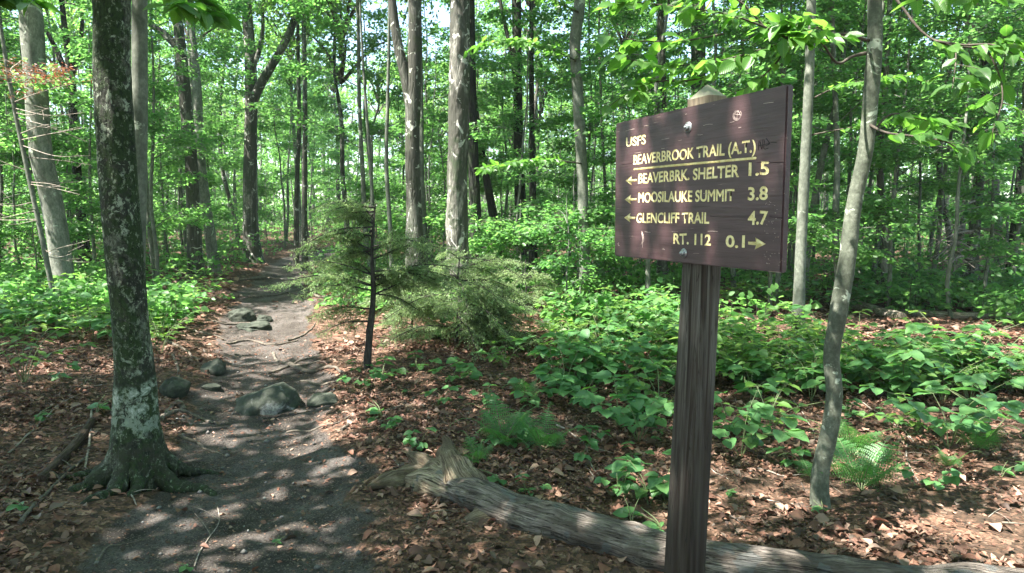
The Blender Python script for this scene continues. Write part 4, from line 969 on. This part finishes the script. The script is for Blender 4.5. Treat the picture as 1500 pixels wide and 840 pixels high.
# ------------------------------------------------------------------ leaf litter, soil crumbs
def litter(name, N, x0, x1, y0, y1, sz, seed, on_trail=False, kind='litter', near=1.0):
    r = np.random.default_rng(seed); y = y0 + (y1 - y0) * r.random(N) ** near; x = r.uniform(x0, x1, N)
    if x0 < -20: x = r.uniform(-.85, .85, N) * y
    m = trail_m(x, y); keep = (m > .6) if on_trail else (r.random(N) > np.clip(m + .30 * (trail_d(x, y) < .35) * (1 - np.clip(trail_d(x, y) / .35, -1, 1)), 0, .985))
    if not on_trail: keep &= r.random(N) < np.clip(.85 + .9 * fbm(x * 1.3, y * 1.3, 0, 3, 77), .22, 1)
    x, y = x[keep], y[keep]; n = len(x); z = hfun(x, y) + (.004 if on_trail else .004 + r.random(n) ** 2 * .028)
    a = r.uniform(0, 6.283, n); d = np.stack([np.cos(a), np.sin(a), r.normal(0, .22, n)], 1)
    nm = np.stack([r.normal(0, .38, n), r.normal(0, .38, n), np.where(r.random(n) < .3, -1.0, 1.0)], 1)
    return np.stack([x, y, z], 1), d, nm, sz * r.choice([.35, .6, .8, 1.0, 1.3, 1.7], n, p=[.24, .22, .20, .18, .10, .06]) * r.uniform(.85, 1.15, n), r.uniform(.45, 1.3, n)
g = Geo()
p, d, nm, s, wd = litter('l', 85000, -5.6, 5.6, 1.7, 8.2, .048, 71, near=1.15); add_leaves(g, 'litter', p, d, nm, s, 0, wd)
p, d, nm, s, wd = litter('l', 60000, -5.6, 5.6, 1.7, 8.0, .022, 76, near=1.3); add_leaves(g, 'far', p, d, nm, s, 0, wd)
p, d, nm, s, wd = litter('l', 40000, -99, 99, 7.8, 20, .085, 72, near=1.2); add_leaves(g, 'far', p, d, nm, s, 0, wd * 1.3)
tag(g.obj('fallen_leaves', [LITTER]), 'deep red-brown layer of dry fallen leaves over the forest floor', 'leaves', kind='stuff')
g = Geo()
p, d, nm, s, wd = litter('l', 1500, -5.6, 2.6, 1.7, 12, .05, 73, True); add_leaves(g, 'litter', p, d, nm, s * .8, 0, wd)
p, d, nm, s, wd = litter('l', 30000, -5.6, 2.6, 1.7, 9, .022, 74, True); add_leaves(g, 'far', p, d, nm, s, 0, wd)
tag(g.obj('leaf_crumbs', [LITTER]), 'scattered dry leaves and crumbs on the bare trail', 'leaves', kind='stuff')
# pebbles
r = np.random.default_rng(81); N = 3200; y = 1.8 + 7 * r.random(N) ** 1.3; x = r.uniform(-4, .6, N); k_ = trail_m(x, y) > .35; x, y = x[k_], y[k_]; n = len(x)
ico = np.array([[0, 0, 1], [.9, 0, .3], [.3, .85, .25], [-.7, .5, .3], [-.7, -.55, .2], [.3, -.9, .3], [0, 0, -.6]]); icf = np.array([[0, 1, 2], [0, 2, 3], [0, 3, 4], [0, 4, 5], [0, 5, 1], [6, 2, 1], [6, 3, 2], [6, 4, 3], [6, 5, 4], [6, 1, 5]])
s = .003 + .022 * r.random(n) ** 9; V = ico[None] * s[:, None, None] * r.uniform(.6, 1.2, (n, 1, 3)) + np.stack([x, y, hfun(x, y) + s * .2], 1)[:, None]
m = M('pebble_stone'); gi = m.n('ShaderNodeNewGeometry'); m.color(m.ramp(gi.outputs['Random Per Island'], [(0, (.06, .055, .05)), (.6, (.14, .13, .12)), (1, (.30, .29, .27))])); m.set(Roughness=.8)
tag(Geo().add(V.reshape(-1, 3), (icf[None] + (np.arange(n) * 7)[:, None, None]).reshape(-1, 3)).obj('pebbles', [m.m]), 'small pebbles scattered over the bare trail soil', 'pebbles', kind='stuff')

# ------------------------------------------------------------------ broad-leaved plants, ferns, undergrowth
STEM = M('green_stem').set(Base_Color=(.10, .13, .05, 1), Roughness=.6).m
def broad_plant(seed, nst, h, leaf, kind='broad', pairs=3, spread=.35):
    r = np.random.default_rng(seed); gs, gl = Geo(), Geo()
    for s in range(nst):
        a = r.uniform(0, 6.28); R0 = spread * r.uniform(.3, 1.2); hh = h * r.uniform(.6, 1.1)
        tip = np.array([math.cos(a) * R0, math.sin(a) * R0, hh]); P = smooth_path([[0, 0, -.02], [tip[0] * .3, tip[1] * .3, hh * .6], tip], 12)
        add_tube(gs, P, np.linspace(.004, .002, 12), 6)
        ts = np.linspace(.45, 1.0, pairs)
        for t in ts:
            i = int(t * 11); p = P[i]; ax = P[min(i + 1, 11)] - P[max(i - 1, 0)]; ax[2] *= .2; ax = norm(ax); sd = np.cross(ax, [0, 0, 1.0])
            for sg in ((-1, 1, 0) if t > .95 else (-1, 1)):
                dd = norm(sd * sg * 1.0 + ax * (.45 if sg else 1) + r.normal(0, .15, 3)); dd[2] = r.uniform(-.25, .1); sz = leaf * r.uniform(.7, 1.15) * (.8 + .3 * t)
                q = p + dd * sz * .22; add_tube(gs, np.array([p, (p + q) / 2, q]), .0016, 4)
                add_leaves(gl, kind, q[None], dd[None], (np.array([0, 0, 1.0]) + r.normal(0, .22, 3))[None], np.array([sz]))
    return gs.mesh('stem', [STEM]), gl.mesh('foliage', [LEAFN if kind == 'broad' else LEAFM])
BP = [broad_plant(400, 5, .42, .115), broad_plant(401, 3, .26, .10, pairs=2), broad_plant(402, 7, .55, .12, spread=.5), broad_plant(403, 2, .14, .085, pairs=1, spread=.12), broad_plant(404, 6, .5, .10, 'beech', 4, .5), broad_plant(405, 4, .34, .12, pairs=2, spread=.3), broad_plant(406, 8, .32, .095, 'beech', 3, .4)]
def plant(px, py, k, s, label, group=None, name='broadleaf_plant'):
    q = G(px, py)
    if group: rg = region(q[0], q[1]); lf = 'pointed-leaved' if k in (4, 6) else 'round-leaved'; label = label + ' ' + rg if 'plant' not in label else 'low ' + lf + ' plant under the trees ' + rg; group = label
    e = empty(name, q, label, 'plant', group, random.uniform(0, 6.28)); e.scale = (s, s, s)
    for nm_, me in (('stem', BP[k][0]), ('foliage', BP[k][1])):
        o = bpy.data.objects.new(nm_, me); C.objects.link(o); o.parent = e
    return e
for a in [(935, 650, 2, .85, 'big round-leaved bush spreading just left of the sign post'), (925, 770, 3, 1.0, 'pair of round leaves right behind the log left of the post'), (912, 715, 3, 1.0, 'small round-leaved plant in the litter above the log'),
          (735, 712, 3, 1.0, 'two round leaves beside the log near its root end'), (560, 612, 3, 1.1, 'small bright plant in the litter right of the trail'), (1085, 670, 0, .95, 'round-leaved bush just right of the sign post'),
          (1100, 590, 5, 1.0, 'bush behind the sign post on its right'), (1206, 758, 3, .6, 'tiny two-leaved plant at the foot of the curved stem'), (1390, 660, 2, 1.0, 'leafy bush at the right edge in front of the pale log'),
          (1450, 640, 0, 1.1, 'big-leaved bush reaching in from the right edge'), (905, 625, 5, 1.1, 'round-leaved plant at the left of the big bush by the post'), (965, 610, 6, 1.1, 'dense leafy bush touching the post on its left'), (855, 600, 5, .9, 'small leafy plant in a sunny patch between ferns and post'), (1125, 640, 6, 1.1, 'pointed-leaved bush between the post and the curved stem'), (1420, 590, 2, 1.2, 'tall leafy bush at the right in front of the pale log'), (1350, 640, 6, .8, 'low bush right of the fern at the curved stem'), (35, 560, 4, 1.1, 'bright leafy seedling at the left edge'), (90, 560, 1, .7, 'low seedling in the litter left of the mossy tree'),
          (140, 610, 3, 1.2, 'small green plant against the left of the mossy tree'), (235, 520, 4, .9, 'leafy plant in the gap right of the mossy trunk'), (40, 750, 3, .8, 'single fresh leaf pair in the bottom left litter'),
          (50, 620, 3, 1.0, 'tiny seedling in the litter at far left'), (810, 560, 5, 1.1, 'leafy plant in dappled light beyond the ferns'), (880, 560, 0, 1.2, 'tall round-leaved plant left of the post in the sun'),
          (690, 690, 3, .9, 'tiny plant between the log and the fern'), (1320, 590, 0, 1.1, 'large-leaved bush behind the fern at the curved stem'), (280, 840, 3, .5, 'green leaf lying at the bottom of the trail'), (403, 800, 3, .35, 'single green leaf lying on the shaded trail'),
          (975, 790, 3, 1.1, 'round leaves poking out behind the post above the log'), (950, 740, 1, 1.0, 'low round-leaved plant beside the log left of the post')]:
    plant(*a)
rp = random.Random(19); c = 0
while c < 55:
    px = rp.uniform(440, 1500); py = rp.uniform(520, 735); q = G(px, py)
    if trail_d(q[0], q[1]) < .15 or (975 < px < 1060): continue
    plant(px, py, rp.choice([1, 3, 3, 1, 5]), rp.uniform(.4, .8), 'tiny seedling in the open litter', 'tiny seedlings in the open litter', 'seedling'); c += 1
for i_, (px, py, k_, s_) in enumerate([(800, 530, 5, 1.0), (840, 520, 6, 1.0), (880, 525, 0, 1.0), (925, 585, 0, .9), (965, 570, 5, 1.1), (1075, 560, 6, 1.2), (1120, 570, 0, .9), (1160, 560, 6, 1.0), (1065, 640, 5, .9), (1300, 560, 6, 1.1), (1380, 540, 0, 1.1), (1460, 560, 2, 1.1), (482, 412, 6, 1.2), (505, 418, 4, 1.1), (520, 432, 6, 1.0), (470, 400, 4, 1.2), (580, 430, 6, 1.1), (640, 440, 4, 1.1), (700, 455, 6, 1.2), (735, 480, 5, 1.1), (560, 560, 1, .9), (610, 545, 1, .8), (690, 560, 5, .8), (740, 540, 6, .9), (300, 440, 4, 1.1), (270, 462, 6, 1.0), (120, 500, 4, .9), (30, 500, 6, 1.0)]):
    plant(px, py, k_, s_, 'leafy bush' if i_ < 12 else 'bright leafy bush', 'g')
c = 0; rp = random.Random(12)
while c < 175:
    px = rp.uniform(-30, 1530) if c < 90 else rp.uniform(720, 1530); py = rp.uniform(432, 590)
    q = G(px, py); 
    if trail_d(q[0], q[1]) < .35: continue
    if px < 800 and px > 440 and py > 470: continue
    if px < 440 and py > 520: continue
    if py > 500 and rp.random() > .5 and px < 1000: continue
    if 470 < px < 700 and q[1] < 8.2: continue
    if float(fbm(q[0] * .55, q[1] * .55, 0, 2, 61)) < -.12: continue
    plant(px, py, rp.choice([0, 1, 4, 5, 6, 6, 2]), rp.uniform(.75, 1.2), 'low broad-leaved plant among many under the trees', 'low broad-leaved plants under the trees'); c += 1
# undergrowth beyond: one mass of small leafy shoots
g = Geo(); r = np.random.default_rng(91); N = 15000
y = 8.5 + 52 * r.random(N) ** 1.5; x = r.uniform(-.86, .86, N) * y; dn = fbm(x * .5, y * .5, 0, 2, 44)
keep = (trail_d(x, y) > .45) & (dn > -.55) & ~((x > 2.8) & (x < 6.5) & (y < 11.5) & (dn < .25))& ~((x < -1.0) & (x > -4) & (y < 10)); x, y = x[keep], y[keep]; n = len(x)
o = np.stack([x, y, hfun(x, y) + .12 + (.38 + np.clip(y - 13, 0, 30) * .07) * r.random(n) ** 1.4], 1); dr = np.stack([r.normal(0, 1, n), r.normal(0, 1, n), np.full(n, .1)], 1)
pos, ld, nm, sz = sprays(r, o, dr, (.38 + y * .004) * r.uniform(.6, 1.3, n), 10, .10, .2, .25, .6); add_leaves(g, 'far', pos, ld, nm, sz, 0, 1.25)
twigs(g, o, np.stack([x, y, hfun(x, y)], 1), .003, 1)
tag(g.obj('undergrowth', [LEAFU, TWIG]), 'knee-high mass of leafy undergrowth carpeting the wood beyond', 'undergrowth', kind='stuff')

def fern_mesh(seed, nf, L):
    r = np.random.default_rng(seed); g = Geo(); gs = Geo(); mid = []
    for f in range(nf):
        a = 6.283 * f / nf + r.uniform(-.3, .3); Lf = L * r.uniform(.7, 1.1); up = r.uniform(.45, 1.1)
        d = np.array([math.cos(a), math.sin(a), 0]); t = np.linspace(0, 1, 20)
        P = d[None] * (Lf * t * .85)[:, None]; P[:, 2] = Lf * (up * np.sin(t * 1.9) * .75) - Lf * .12 * t ** 3
        add_tube(gs, P, np.linspace(.003, .0008, 20), 5); T = norm(np.gradient(P, axis=0)); sd = norm(np.cross(T, [0, 0, 1.0]) + r.normal(0, .05, 3)); N_ = np.cross(sd, T)
        for i in range(3, 20):
            w_ = Lf * .30 * math.sin(min(1, (t[i] - .1) * 1.6 + .32) * math.pi * .98) * (1.05 - .35 * t[i]); w_ = max(w_, .012)
            for s in (-1, 1):
                ax = norm(sd[i] * s + T[i] * .35 - N_[i] * .12 * 0); m = 9; q = np.linspace(.06, 1, m); base = P[i] + ax * (w_ * q)[:, None]; base[:, 2] -= w_ * .25 * q ** 2
                for ss in (-1, 1):
                    ld_ = np.tile(T[i] * ss + ax * .45, (m, 1)); add_leaves(mid_g, 'far', base, ld_, np.tile(N_[i] * (1 if N_[i][2] > 0 else -1), (m, 1)) + r.normal(0, .1, (m, 3)), w_ * .17 * (1.15 - .75 * q) + .002, 0, 1.1) if False else mid.append((base, ld_, np.tile(N_[i] * (1 if N_[i][2] > 0 else -1), (m, 1)) + r.normal(0, .1, (m, 3)), np.minimum(w_ * .19, Lf * .036) * (1.1 - .7 * q) + .002))
    add_leaves(g, 'far', *[np.concatenate([m_[k] for m_ in mid]) for k in range(4)], 0, 1.15)
    return gs.mesh('stem', [STEM]), g.mesh('frond', [FERN])
FN = [fern_mesh(500, 10, .56), fern_mesh(501, 8, .50), fern_mesh(502, 5, .34)]
for px, py, k, s, rz, lb in [(738, 655, 1, 1.1, 0.3, 'fern on the left of the two in front of the fir'), (795, 662, 1, 1.0, 2.0, 'fern on the right of the two in front of the fir'), (770, 590, 2, 1.0, 1, 'small fern behind the fern pair'),
                             (1262, 722, 0, .82, .5, 'large fern at the foot of the curved stem'), (1248, 670, 1, .95, 2.4, 'fern leaning behind the curved stem'), (1190, 705, 2, .8, 3, 'small fern fronds left of the curved stem'),
                             (1430, 665, 2, 1.0, 1.4, 'small fern under the bush at the right'), (700, 680, 2, .7, 5, 'tiny fern left of the fern pair'), (1390, 690, 2, .6, 2, 'tiny fern in the litter on the right')]:
    q = G(px, py); e = empty('fern', q, lb, 'fern', None, rz); e.scale = (s, s, s)
    for nm_, me in (('stem', FN[k][0]), ('frond', FN[k][1])):
        o = bpy.data.objects.new(nm_, me); C.objects.link(o); o.parent = e

# ------------------------------------------------------------------ small firs
def fir(base, h, branches, seed, label, lean=(0, 0), trunk_r=.05):
    r = np.random.default_rng(seed); e = empty('fir_sapling', base, label, 'fir'); g = Geo(); gn = Geo()
    P = smooth_path([[0, 0, -.05], [lean[0] * .25, lean[1] * .4, h * .2], [lean[0] * .6 + .01, lean[1] * .4, h * .45], [lean[0] * .8 - .01, 0, h * .75], [lean[0], lean[1], h]], 20); add_tube(g, P, np.linspace(trunk_r, .006, 20), 12, rough=.22, nscale=(14, 14, 7)); 
    A, Dn, Nm, Sz = [], [], [], []; ta, tb = [], []
    for (z, az, L, dr) in branches:
        a = np.array([np.interp(z, P[:, 2], P[:, 0]), np.interp(z, P[:, 2], P[:, 1]), z]); d = np.array([math.cos(az), math.sin(az), 0])
        B = a + d * L; B[2] += dr; Mx = (a + B) / 2 + [0, 0, .10 * L]; Q = smooth_path([a, Mx, B], 26); add_tube(g, Q, np.linspace(.010, .002, 26), 5)
        T = norm(np.gradient(Q, axis=0)); sd = norm(np.cross(T, np.array([r.normal(0, .35), r.normal(0, .35), 1.0])))
        for i in range(3, 26):
            t = i / 25
            for s in (-1, 1):
                if r.random() < .12: continue
                l = L * (.42 * (1.05 - t) + .08) * r.uniform(.6, 1.1); q = Q[i] + norm(sd[i] * s + T[i] * .9) * l; q[2] -= l * r.uniform(-.15, .5); ta.append(Q[i]); tb.append(q)
                # secondary twiglets
                for u in np.arange(.15, 1.0, .07 / max(l, .06)):
                    b0 = Q[i] * (1 - u) + q * u
                    for s2 in (-1, 1):
                        l2 = min(.12, l * .45) * (1.1 - u) * r.uniform(.5, 1.1) + .015; dd = norm(norm(q - Q[i]) * .8 + sd[i] * s2 * .5 * s + T[i] * s2 * .7 + r.normal(0, .12, 3)); b1 = b0 + dd * l2; b1[2] -= l2 * .15; ta.append(b0); tb.append(b1)
    ta = np.array(ta); tb = np.array(tb); twigs(g, ta, tb, .0009, 0)
    ln = np.linalg.norm(tb - ta, axis=1); cnt = np.clip((ln / .0085).astype(int), 3, 60); ix = np.repeat(np.arange(len(ta)), cnt); u = r.random(len(ix))[:, None]
    pos = ta[ix] * (1 - u) + tb[ix] * u; ax = norm(tb - ta)[ix]; sdv = norm(np.cross(ax, np.array([0, 0, 1.0]) + r.normal(0, .5, ax.shape))); dd = ax * .7 + sdv * np.where(r.random(len(ix)) < .5, -1, 1)[:, None] + r.normal(0, .2, ax.shape)
    y_ = norm(dd); x_ = norm(np.cross(y_, [0, 0, 1.0])); s_ = r.uniform(.014, .024, len(ix))[:, None]; wv_ = .0032
    V = np.stack([pos - x_ * wv_, pos + x_ * wv_, pos + y_ * s_ + x_ * wv_ * .5, pos + y_ * s_ - x_ * wv_ * .5], 1); gn.add(V.reshape(-1, 3), np.arange(len(ix) * 4).reshape(-1, 4))
    g.obj('trunk', [B_FIR], e); gn.obj('needles', [NEEDLE], e, False); print('fir needles', len(ix)); return e
q = G(537, 545); Yf = q[1]; rf = np.random.default_rng(9); sc_f = Yf / FPX; br = []
for i in range(30):
    z = rf.uniform(.62, 1.64); az = rf.choice([rf.normal(.1, .6), rf.normal(3.1, .6), rf.uniform(0, 6.28)]); L = rf.uniform(.35, .85) * (1.3 - .55 * (z - .7)); br.append((z, az, L, rf.uniform(-.28, .16)))
br += [(.62, 3.3, .6, -.08), (.85, 3.0, .72, .08), (.5, 3.5, .5, -.1), (1.2, 2.9, .62, .12)]
fir(q, 1.66, br, 31, 'small ragged fir with a thin dark stem beside the trail', (at(550, 370, Yf)[0] - q[0], .05), 6.5 * sc_f)
q = G(668, 505); br = []
for i in range(46):
    z = rf.uniform(.12, 1.05); az = rf.choice([rf.normal(0, .8), rf.uniform(0, 6.28)]); L = rf.uniform(.55, 1.1) * (1.15 - .35 * z); br.append((z, az, L, rf.uniform(-.32, .18)))
for i in range(5): br.append((rf.uniform(.4, .8), rf.normal(-.1, .6), rf.uniform(.8, 1.1), rf.uniform(-.2, .05)))
fir(q, 1.05, br, 32, 'low spreading fir with drooping boughs right of the thin-stemmed one', (.05, .0), .022)
q = G(604, 492); br = [(rf.uniform(.12, .85), rf.uniform(0, 6.28), rf.uniform(.4, .8), rf.uniform(-.25, .1)) for i in range(26)]
fir(q, .95, br, 34, 'shaggy knee-high fir filling the gap between the two larger ones', (.0, .0), .016)
q = G(770, 470); br = [(rf.uniform(.3, .8), rf.uniform(0, 6.28), rf.uniform(.35, .6), rf.uniform(-.2, 0)) for i in range(10)]
fir(q, .9, br, 33, 'smallest fir at the edge of the undergrowth behind the ferns', (0, 0), .015)

# ------------------------------------------------------------------ branches that hang into the top of the picture
def leafy_branch(root, paths, leaf, Y0, name='branch', kind='beech', dens=1.0, seed=0, fol='foliage', mat=None, r0=.006, mesh_mat=None):
    r = np.random.default_rng(seed); o0 = np.array(root.location); g = Geo(); gl = Geo()
    for pl in paths:
        P = [at(p[0], p[1], p[2]) - o0 for p in pl]; n = 30; P = smooth_path(P, n); rad = np.linspace(pl[0][3] if len(pl[0]) > 3 else r0, .0014, n); add_tube(g, P, rad, 7, rough=.1, nscale=(20, 20, 20))
        L = np.linalg.norm(np.diff(P, axis=0), axis=1).sum(); m = int(L / .045 * dens); pr = pl[0][4] if len(pl[0]) > 4 else .25
        for k in range(m):
            t = pr + (1 - pr) * (k + .5) / m; i = min(int(t * (n - 1)), n - 2); p = P[i]; T = norm(P[i + 1] - P[i]); sd = norm(np.cross(T, [0, 0, 1.0])); s = 1 if k % 2 else -1
            if r.random() < .35:      # short side shoot carrying three to five leaves
                sl = r.uniform(.06, .16); q = p + norm(sd * s + T * .7 + r.normal(0, .15, 3)) * sl; add_tube(g, np.array([p, (p + q) / 2 + [0, 0, .004], q]), .0013, 4)
                for u in np.linspace(.35, 1, r.integers(3, 5)):
                    b = p * (1 - u) + q * u; dd = norm(norm(q - p) * .8 + sd * r.choice([-.8, .8]) + r.normal(0, .2, 3)); dd[2] -= r.uniform(.0, .45)
                    add_leaves(gl, kind, b[None], dd[None], (np.array([0, -.1, 1.0]) + r.normal(0, .4, 3))[None], np.array([leaf * r.uniform(.75, 1.15)]))
            else:
                dd = norm(sd * s + T * .6 + r.normal(0, .2, 3)); dd[2] -= r.uniform(.05, .6)
                add_leaves(gl, kind, p[None], dd[None], (np.array([0, -.1, 1.0]) + r.normal(0, .4, 3))[None], np.array([leaf * r.uniform(.75, 1.15)]))
    b = g.obj(name, [mat or TWIG], root); gl.obj(fol, [mesh_mat or LEAFB], b); return b
L_, Lp, LY = TREES['L']; K_, Kp, KY = TREES['K']
leafy_branch(L_, [[(1268, 78, LY, .009, .75), (1246, 84, LY - .05), (1234, 92, LY - .1), (1200, 60, 3.2), (1150, 30, 3.0)], [(1275, 60, LY, .008, .3), (1230, 50, 3.3), (1160, 60, 3.1), (1090, 80, 3.0), (1040, 92, 2.9), (980, 96, 2.85), (905, 84, 2.8)],
                  [(1160, 60, 3.1, .006, .1), (1120, 40, 3.05), (1060, 20, 3.0), (990, 10, 3.0), (900, 0, 3.0)], [(1090, 80, 3.0, .005, .1), (1040, 110, 2.95), (1010, 118, 2.9), (960, 120, 2.9), (900, 150, 2.85), (885, 162, 2.85)],
                  [(1120, 40, 3.1, .005, .1), (1080, 0, 3.1), (1010, -20, 3.1), (940, -40, 3.1)], [(1160, 60, 3.1, .005, .1), (1130, 100, 3.1), (1090, 130, 3.15), (1070, 135, 3.2)], [(1060, 50, 3.0, .005, .1), (1000, 60, 2.95), (940, 60, 2.9), (900, 55, 2.9)],
                  [(1230, 50, 3.3, .005, .1), (1215, 60, 3.1), (1200, 40, 3.0), (1185, 50, 2.9)]], .090, LY, seed=41, dens=1.25)
leafy_branch(L_, [[(1284, -60, LY, .009, .55), (1318, 6, 3.3), (1370, 60, 3.2), (1430, 70, 3.1), (1500, 62, 3.0), (1560, 50, 3.0)], [(1370, 60, 3.2, .006, .3), (1410, 66, 3.1), (1455, 66, 3.0), (1500, 88, 2.9), (1540, 100, 2.8)],
                  [(1445, 72, 3.1, .005, .2), (1460, 100, 3.05), (1468, 150, 3.0), (1455, 190, 3.0), (1452, 215, 3.0)], [(1400, 66, 3.1, .004, .2), (1400, 90, 3.0), (1395, 130, 2.9)], [(1300, -20, 3.2, .005, .3), (1340, -30, 2.9), (1385, -25, 2.6), (1410, -10, 2.4)],
                  [(1268, 180, LY, .008, .3), (1300, 195, 3.4), (1340, 200, 3.3), (1390, 210, 3.2), (1420, 230, 3.2)], [(1262, 230, LY, .007, .4), (1300, 170, 3.6), (1350, 175, 3.7), (1400, 190, 3.8)]], .092, LY, seed=42, dens=.95, kind='beech')
leafy_branch(K_, [[(1185, 60, KY, .012, .2), (1150, 40, 7.5), (1100, 30, 7), (1050, 20, 6.5)], [(1180, 150, KY, .010, .2), (1220, 130, 8), (1260, 120, 7.5), (1330, 110, 7)], [(1178, 200, KY, .010, .3), (1230, 190, 8), (1300, 180, 7.5), (1370, 185, 7.2)]], .10, KY, seed=43, dens=1.3)
A_, Ap, AY = TREES['A']
leafy_branch(A_, [[(170, -120, 4.1, .012, .8), (215, -60, 3.7), (250, -20, 3.4), (268, 0, 3.2), (290, 12, 3.1)], [(150, -160, 4.1, .012, .85), (80, -80, 3.6), (20, -10, 3.3), (5, 0, 3.2)]], .11, AY, seed=44, dens=1.0)
I_, Ip, IY = TREES['I']
leafy_branch(I_, [[(850, 20, IY, .02, .15), (810, 0, 10), (760, -10, 9)], [(846, 90, IY, .015, .2), (800, 70, 9.5), (740, 60, 8.5), (690, 70, 8)], [(853, 240, IY, .012, .3), (800, 235, 9.5), (740, 240, 8.5), (700, 250, 8)]], .11, IY, seed=45, dens=1.4)
# bare twigs on the left: dead branches in front of the leaning grey tree, with a rust-brown dead spray
B_, Bp, BY = TREES['B2']; g = Geo(); o0 = np.array(B_.location); r = np.random.default_rng(46)
for i in range(22):
    t = r.uniform(.2, .9); py = 130 + 260 * r.random(); px = np.interp(py, [20, 150, 260, 370, 468], [0, 20, 42, 66, 86]); sgn = r.choice([-1, 1, 1]); Ln = r.uniform(40, 110)
    p0 = at(px, py, BY) - o0; p1 = at(px + sgn * Ln, py - r.uniform(-25, 30), BY + r.uniform(-1, .5)) - o0; add_tube(g, smooth_path([p0, (p0 + p1) / 2 + [0, 0, r.uniform(-.08, .08)], p1], 9), np.linspace(.007, .002, 9), 5)
    for k in range(3):
        u = r.uniform(.3, .9); a = p0 * (1 - u) + p1 * u; b = a + np.array([r.normal(0, .12) + .1 * sgn, r.normal(0, .1), r.normal(0, .08)]); add_tube(g, np.array([a, (a + b) / 2, b]), .0022, 4)
g.obj('dead_twigs', [DEADTWIG], B_)
g = Geo(); N = 620; cpt = at(44, 108, BY - .6) - o0; a = cpt + r.normal(0, 1, (60, 3)) * [.30, .14, .10]; a[:, 2] -= .12 * np.abs(a[:, 0] - cpt[0]); pos = a[r.integers(0, 60, N)] + r.normal(0, .05, (N, 3)) * [1.2, 1, .5]
add_leaves(g, 'far', pos, r.normal(0, 1, (N, 3)) * [1, 1, .3] + [.5, 0, -.2], r.normal(0, .5, (N, 3)) + [0, 0, 1], r.uniform(.03, .06, N), 0, .5)
twigs(g, a, a + r.normal(0, .15, (60, 3)) * [1.5, 1, .4], .002, 1); add_tube(g, smooth_path([at(30, 90, BY) - o0, cpt + [-.2, 0, 0], cpt + [.3, 0, -.1]], 8), np.linspace(.008, .003, 8), 5, 1)
ds = g.obj('dead_spray', [DEADN, DEADTWIG], B_); ds['label'] = 'rust-brown dead spray of leaves'
# dead pale branches at the foot of the rough right-hand tree
M_, Mp, MY = TREES['M']; g = Geo(); o0 = np.array(M_.location); r = np.random.default_rng(47)
for i in range(26):
    py = r.uniform(270, 400); px = np.interp(py, [240, 340, 426], [1436, 1428, 1420]); sgn = r.choice([-1, -1, 1]); Ln = r.uniform(25, 75); dn = r.uniform(-20, 60)
    p0 = at(px, py, MY) - o0; p1 = at(px + sgn * Ln, min(py + dn, 425), MY - r.uniform(0, 1.2)) - o0; p1[2] = max(p1[2], .02); pm = (p0 + p1) / 2 + [0, 0, r.uniform(.0, .25)]
    add_tube(g, smooth_path([p0, pm, p1], 10), np.linspace(.022, .006, 10), 5)
    for k in range(3):
        u = r.uniform(.3, .95); a = p0 * (1 - u) + p1 * u; b = a + np.array([r.normal(0, .25), r.normal(0, .2), r.normal(-.05, .2)]); add_tube(g, np.array([a, (a + b) / 2 + [0, 0, .03], b]), .006, 4)
g.obj('dead_branches', [DEADTWIG], M_)

# ------------------------------------------------------------------ the air of the wood
g = Geo(); bm_box(g, -172, 172, -82, 242, -4, 26)
hm = bpy.data.materials.new('haze'); hm.use_nodes = True; ht = hm.node_tree; ht.nodes.clear()
pv = ht.nodes.new('ShaderNodeVolumePrincipled'); pv.inputs['Color'].default_value = (.90, .97, .93, 1); pv.inputs['Density'].default_value = .0008; pv.inputs['Anisotropy'].default_value = .2
ho = ht.nodes.new('ShaderNodeOutputMaterial'); ht.links.new(pv.outputs[0], ho.inputs['Volume'])
hz = g.obj('haze', [hm], None, False); tag(hz, 'thin bright haze filling the air between the trees', 'haze', kind='stuff')
cy.volume_bounces = 0
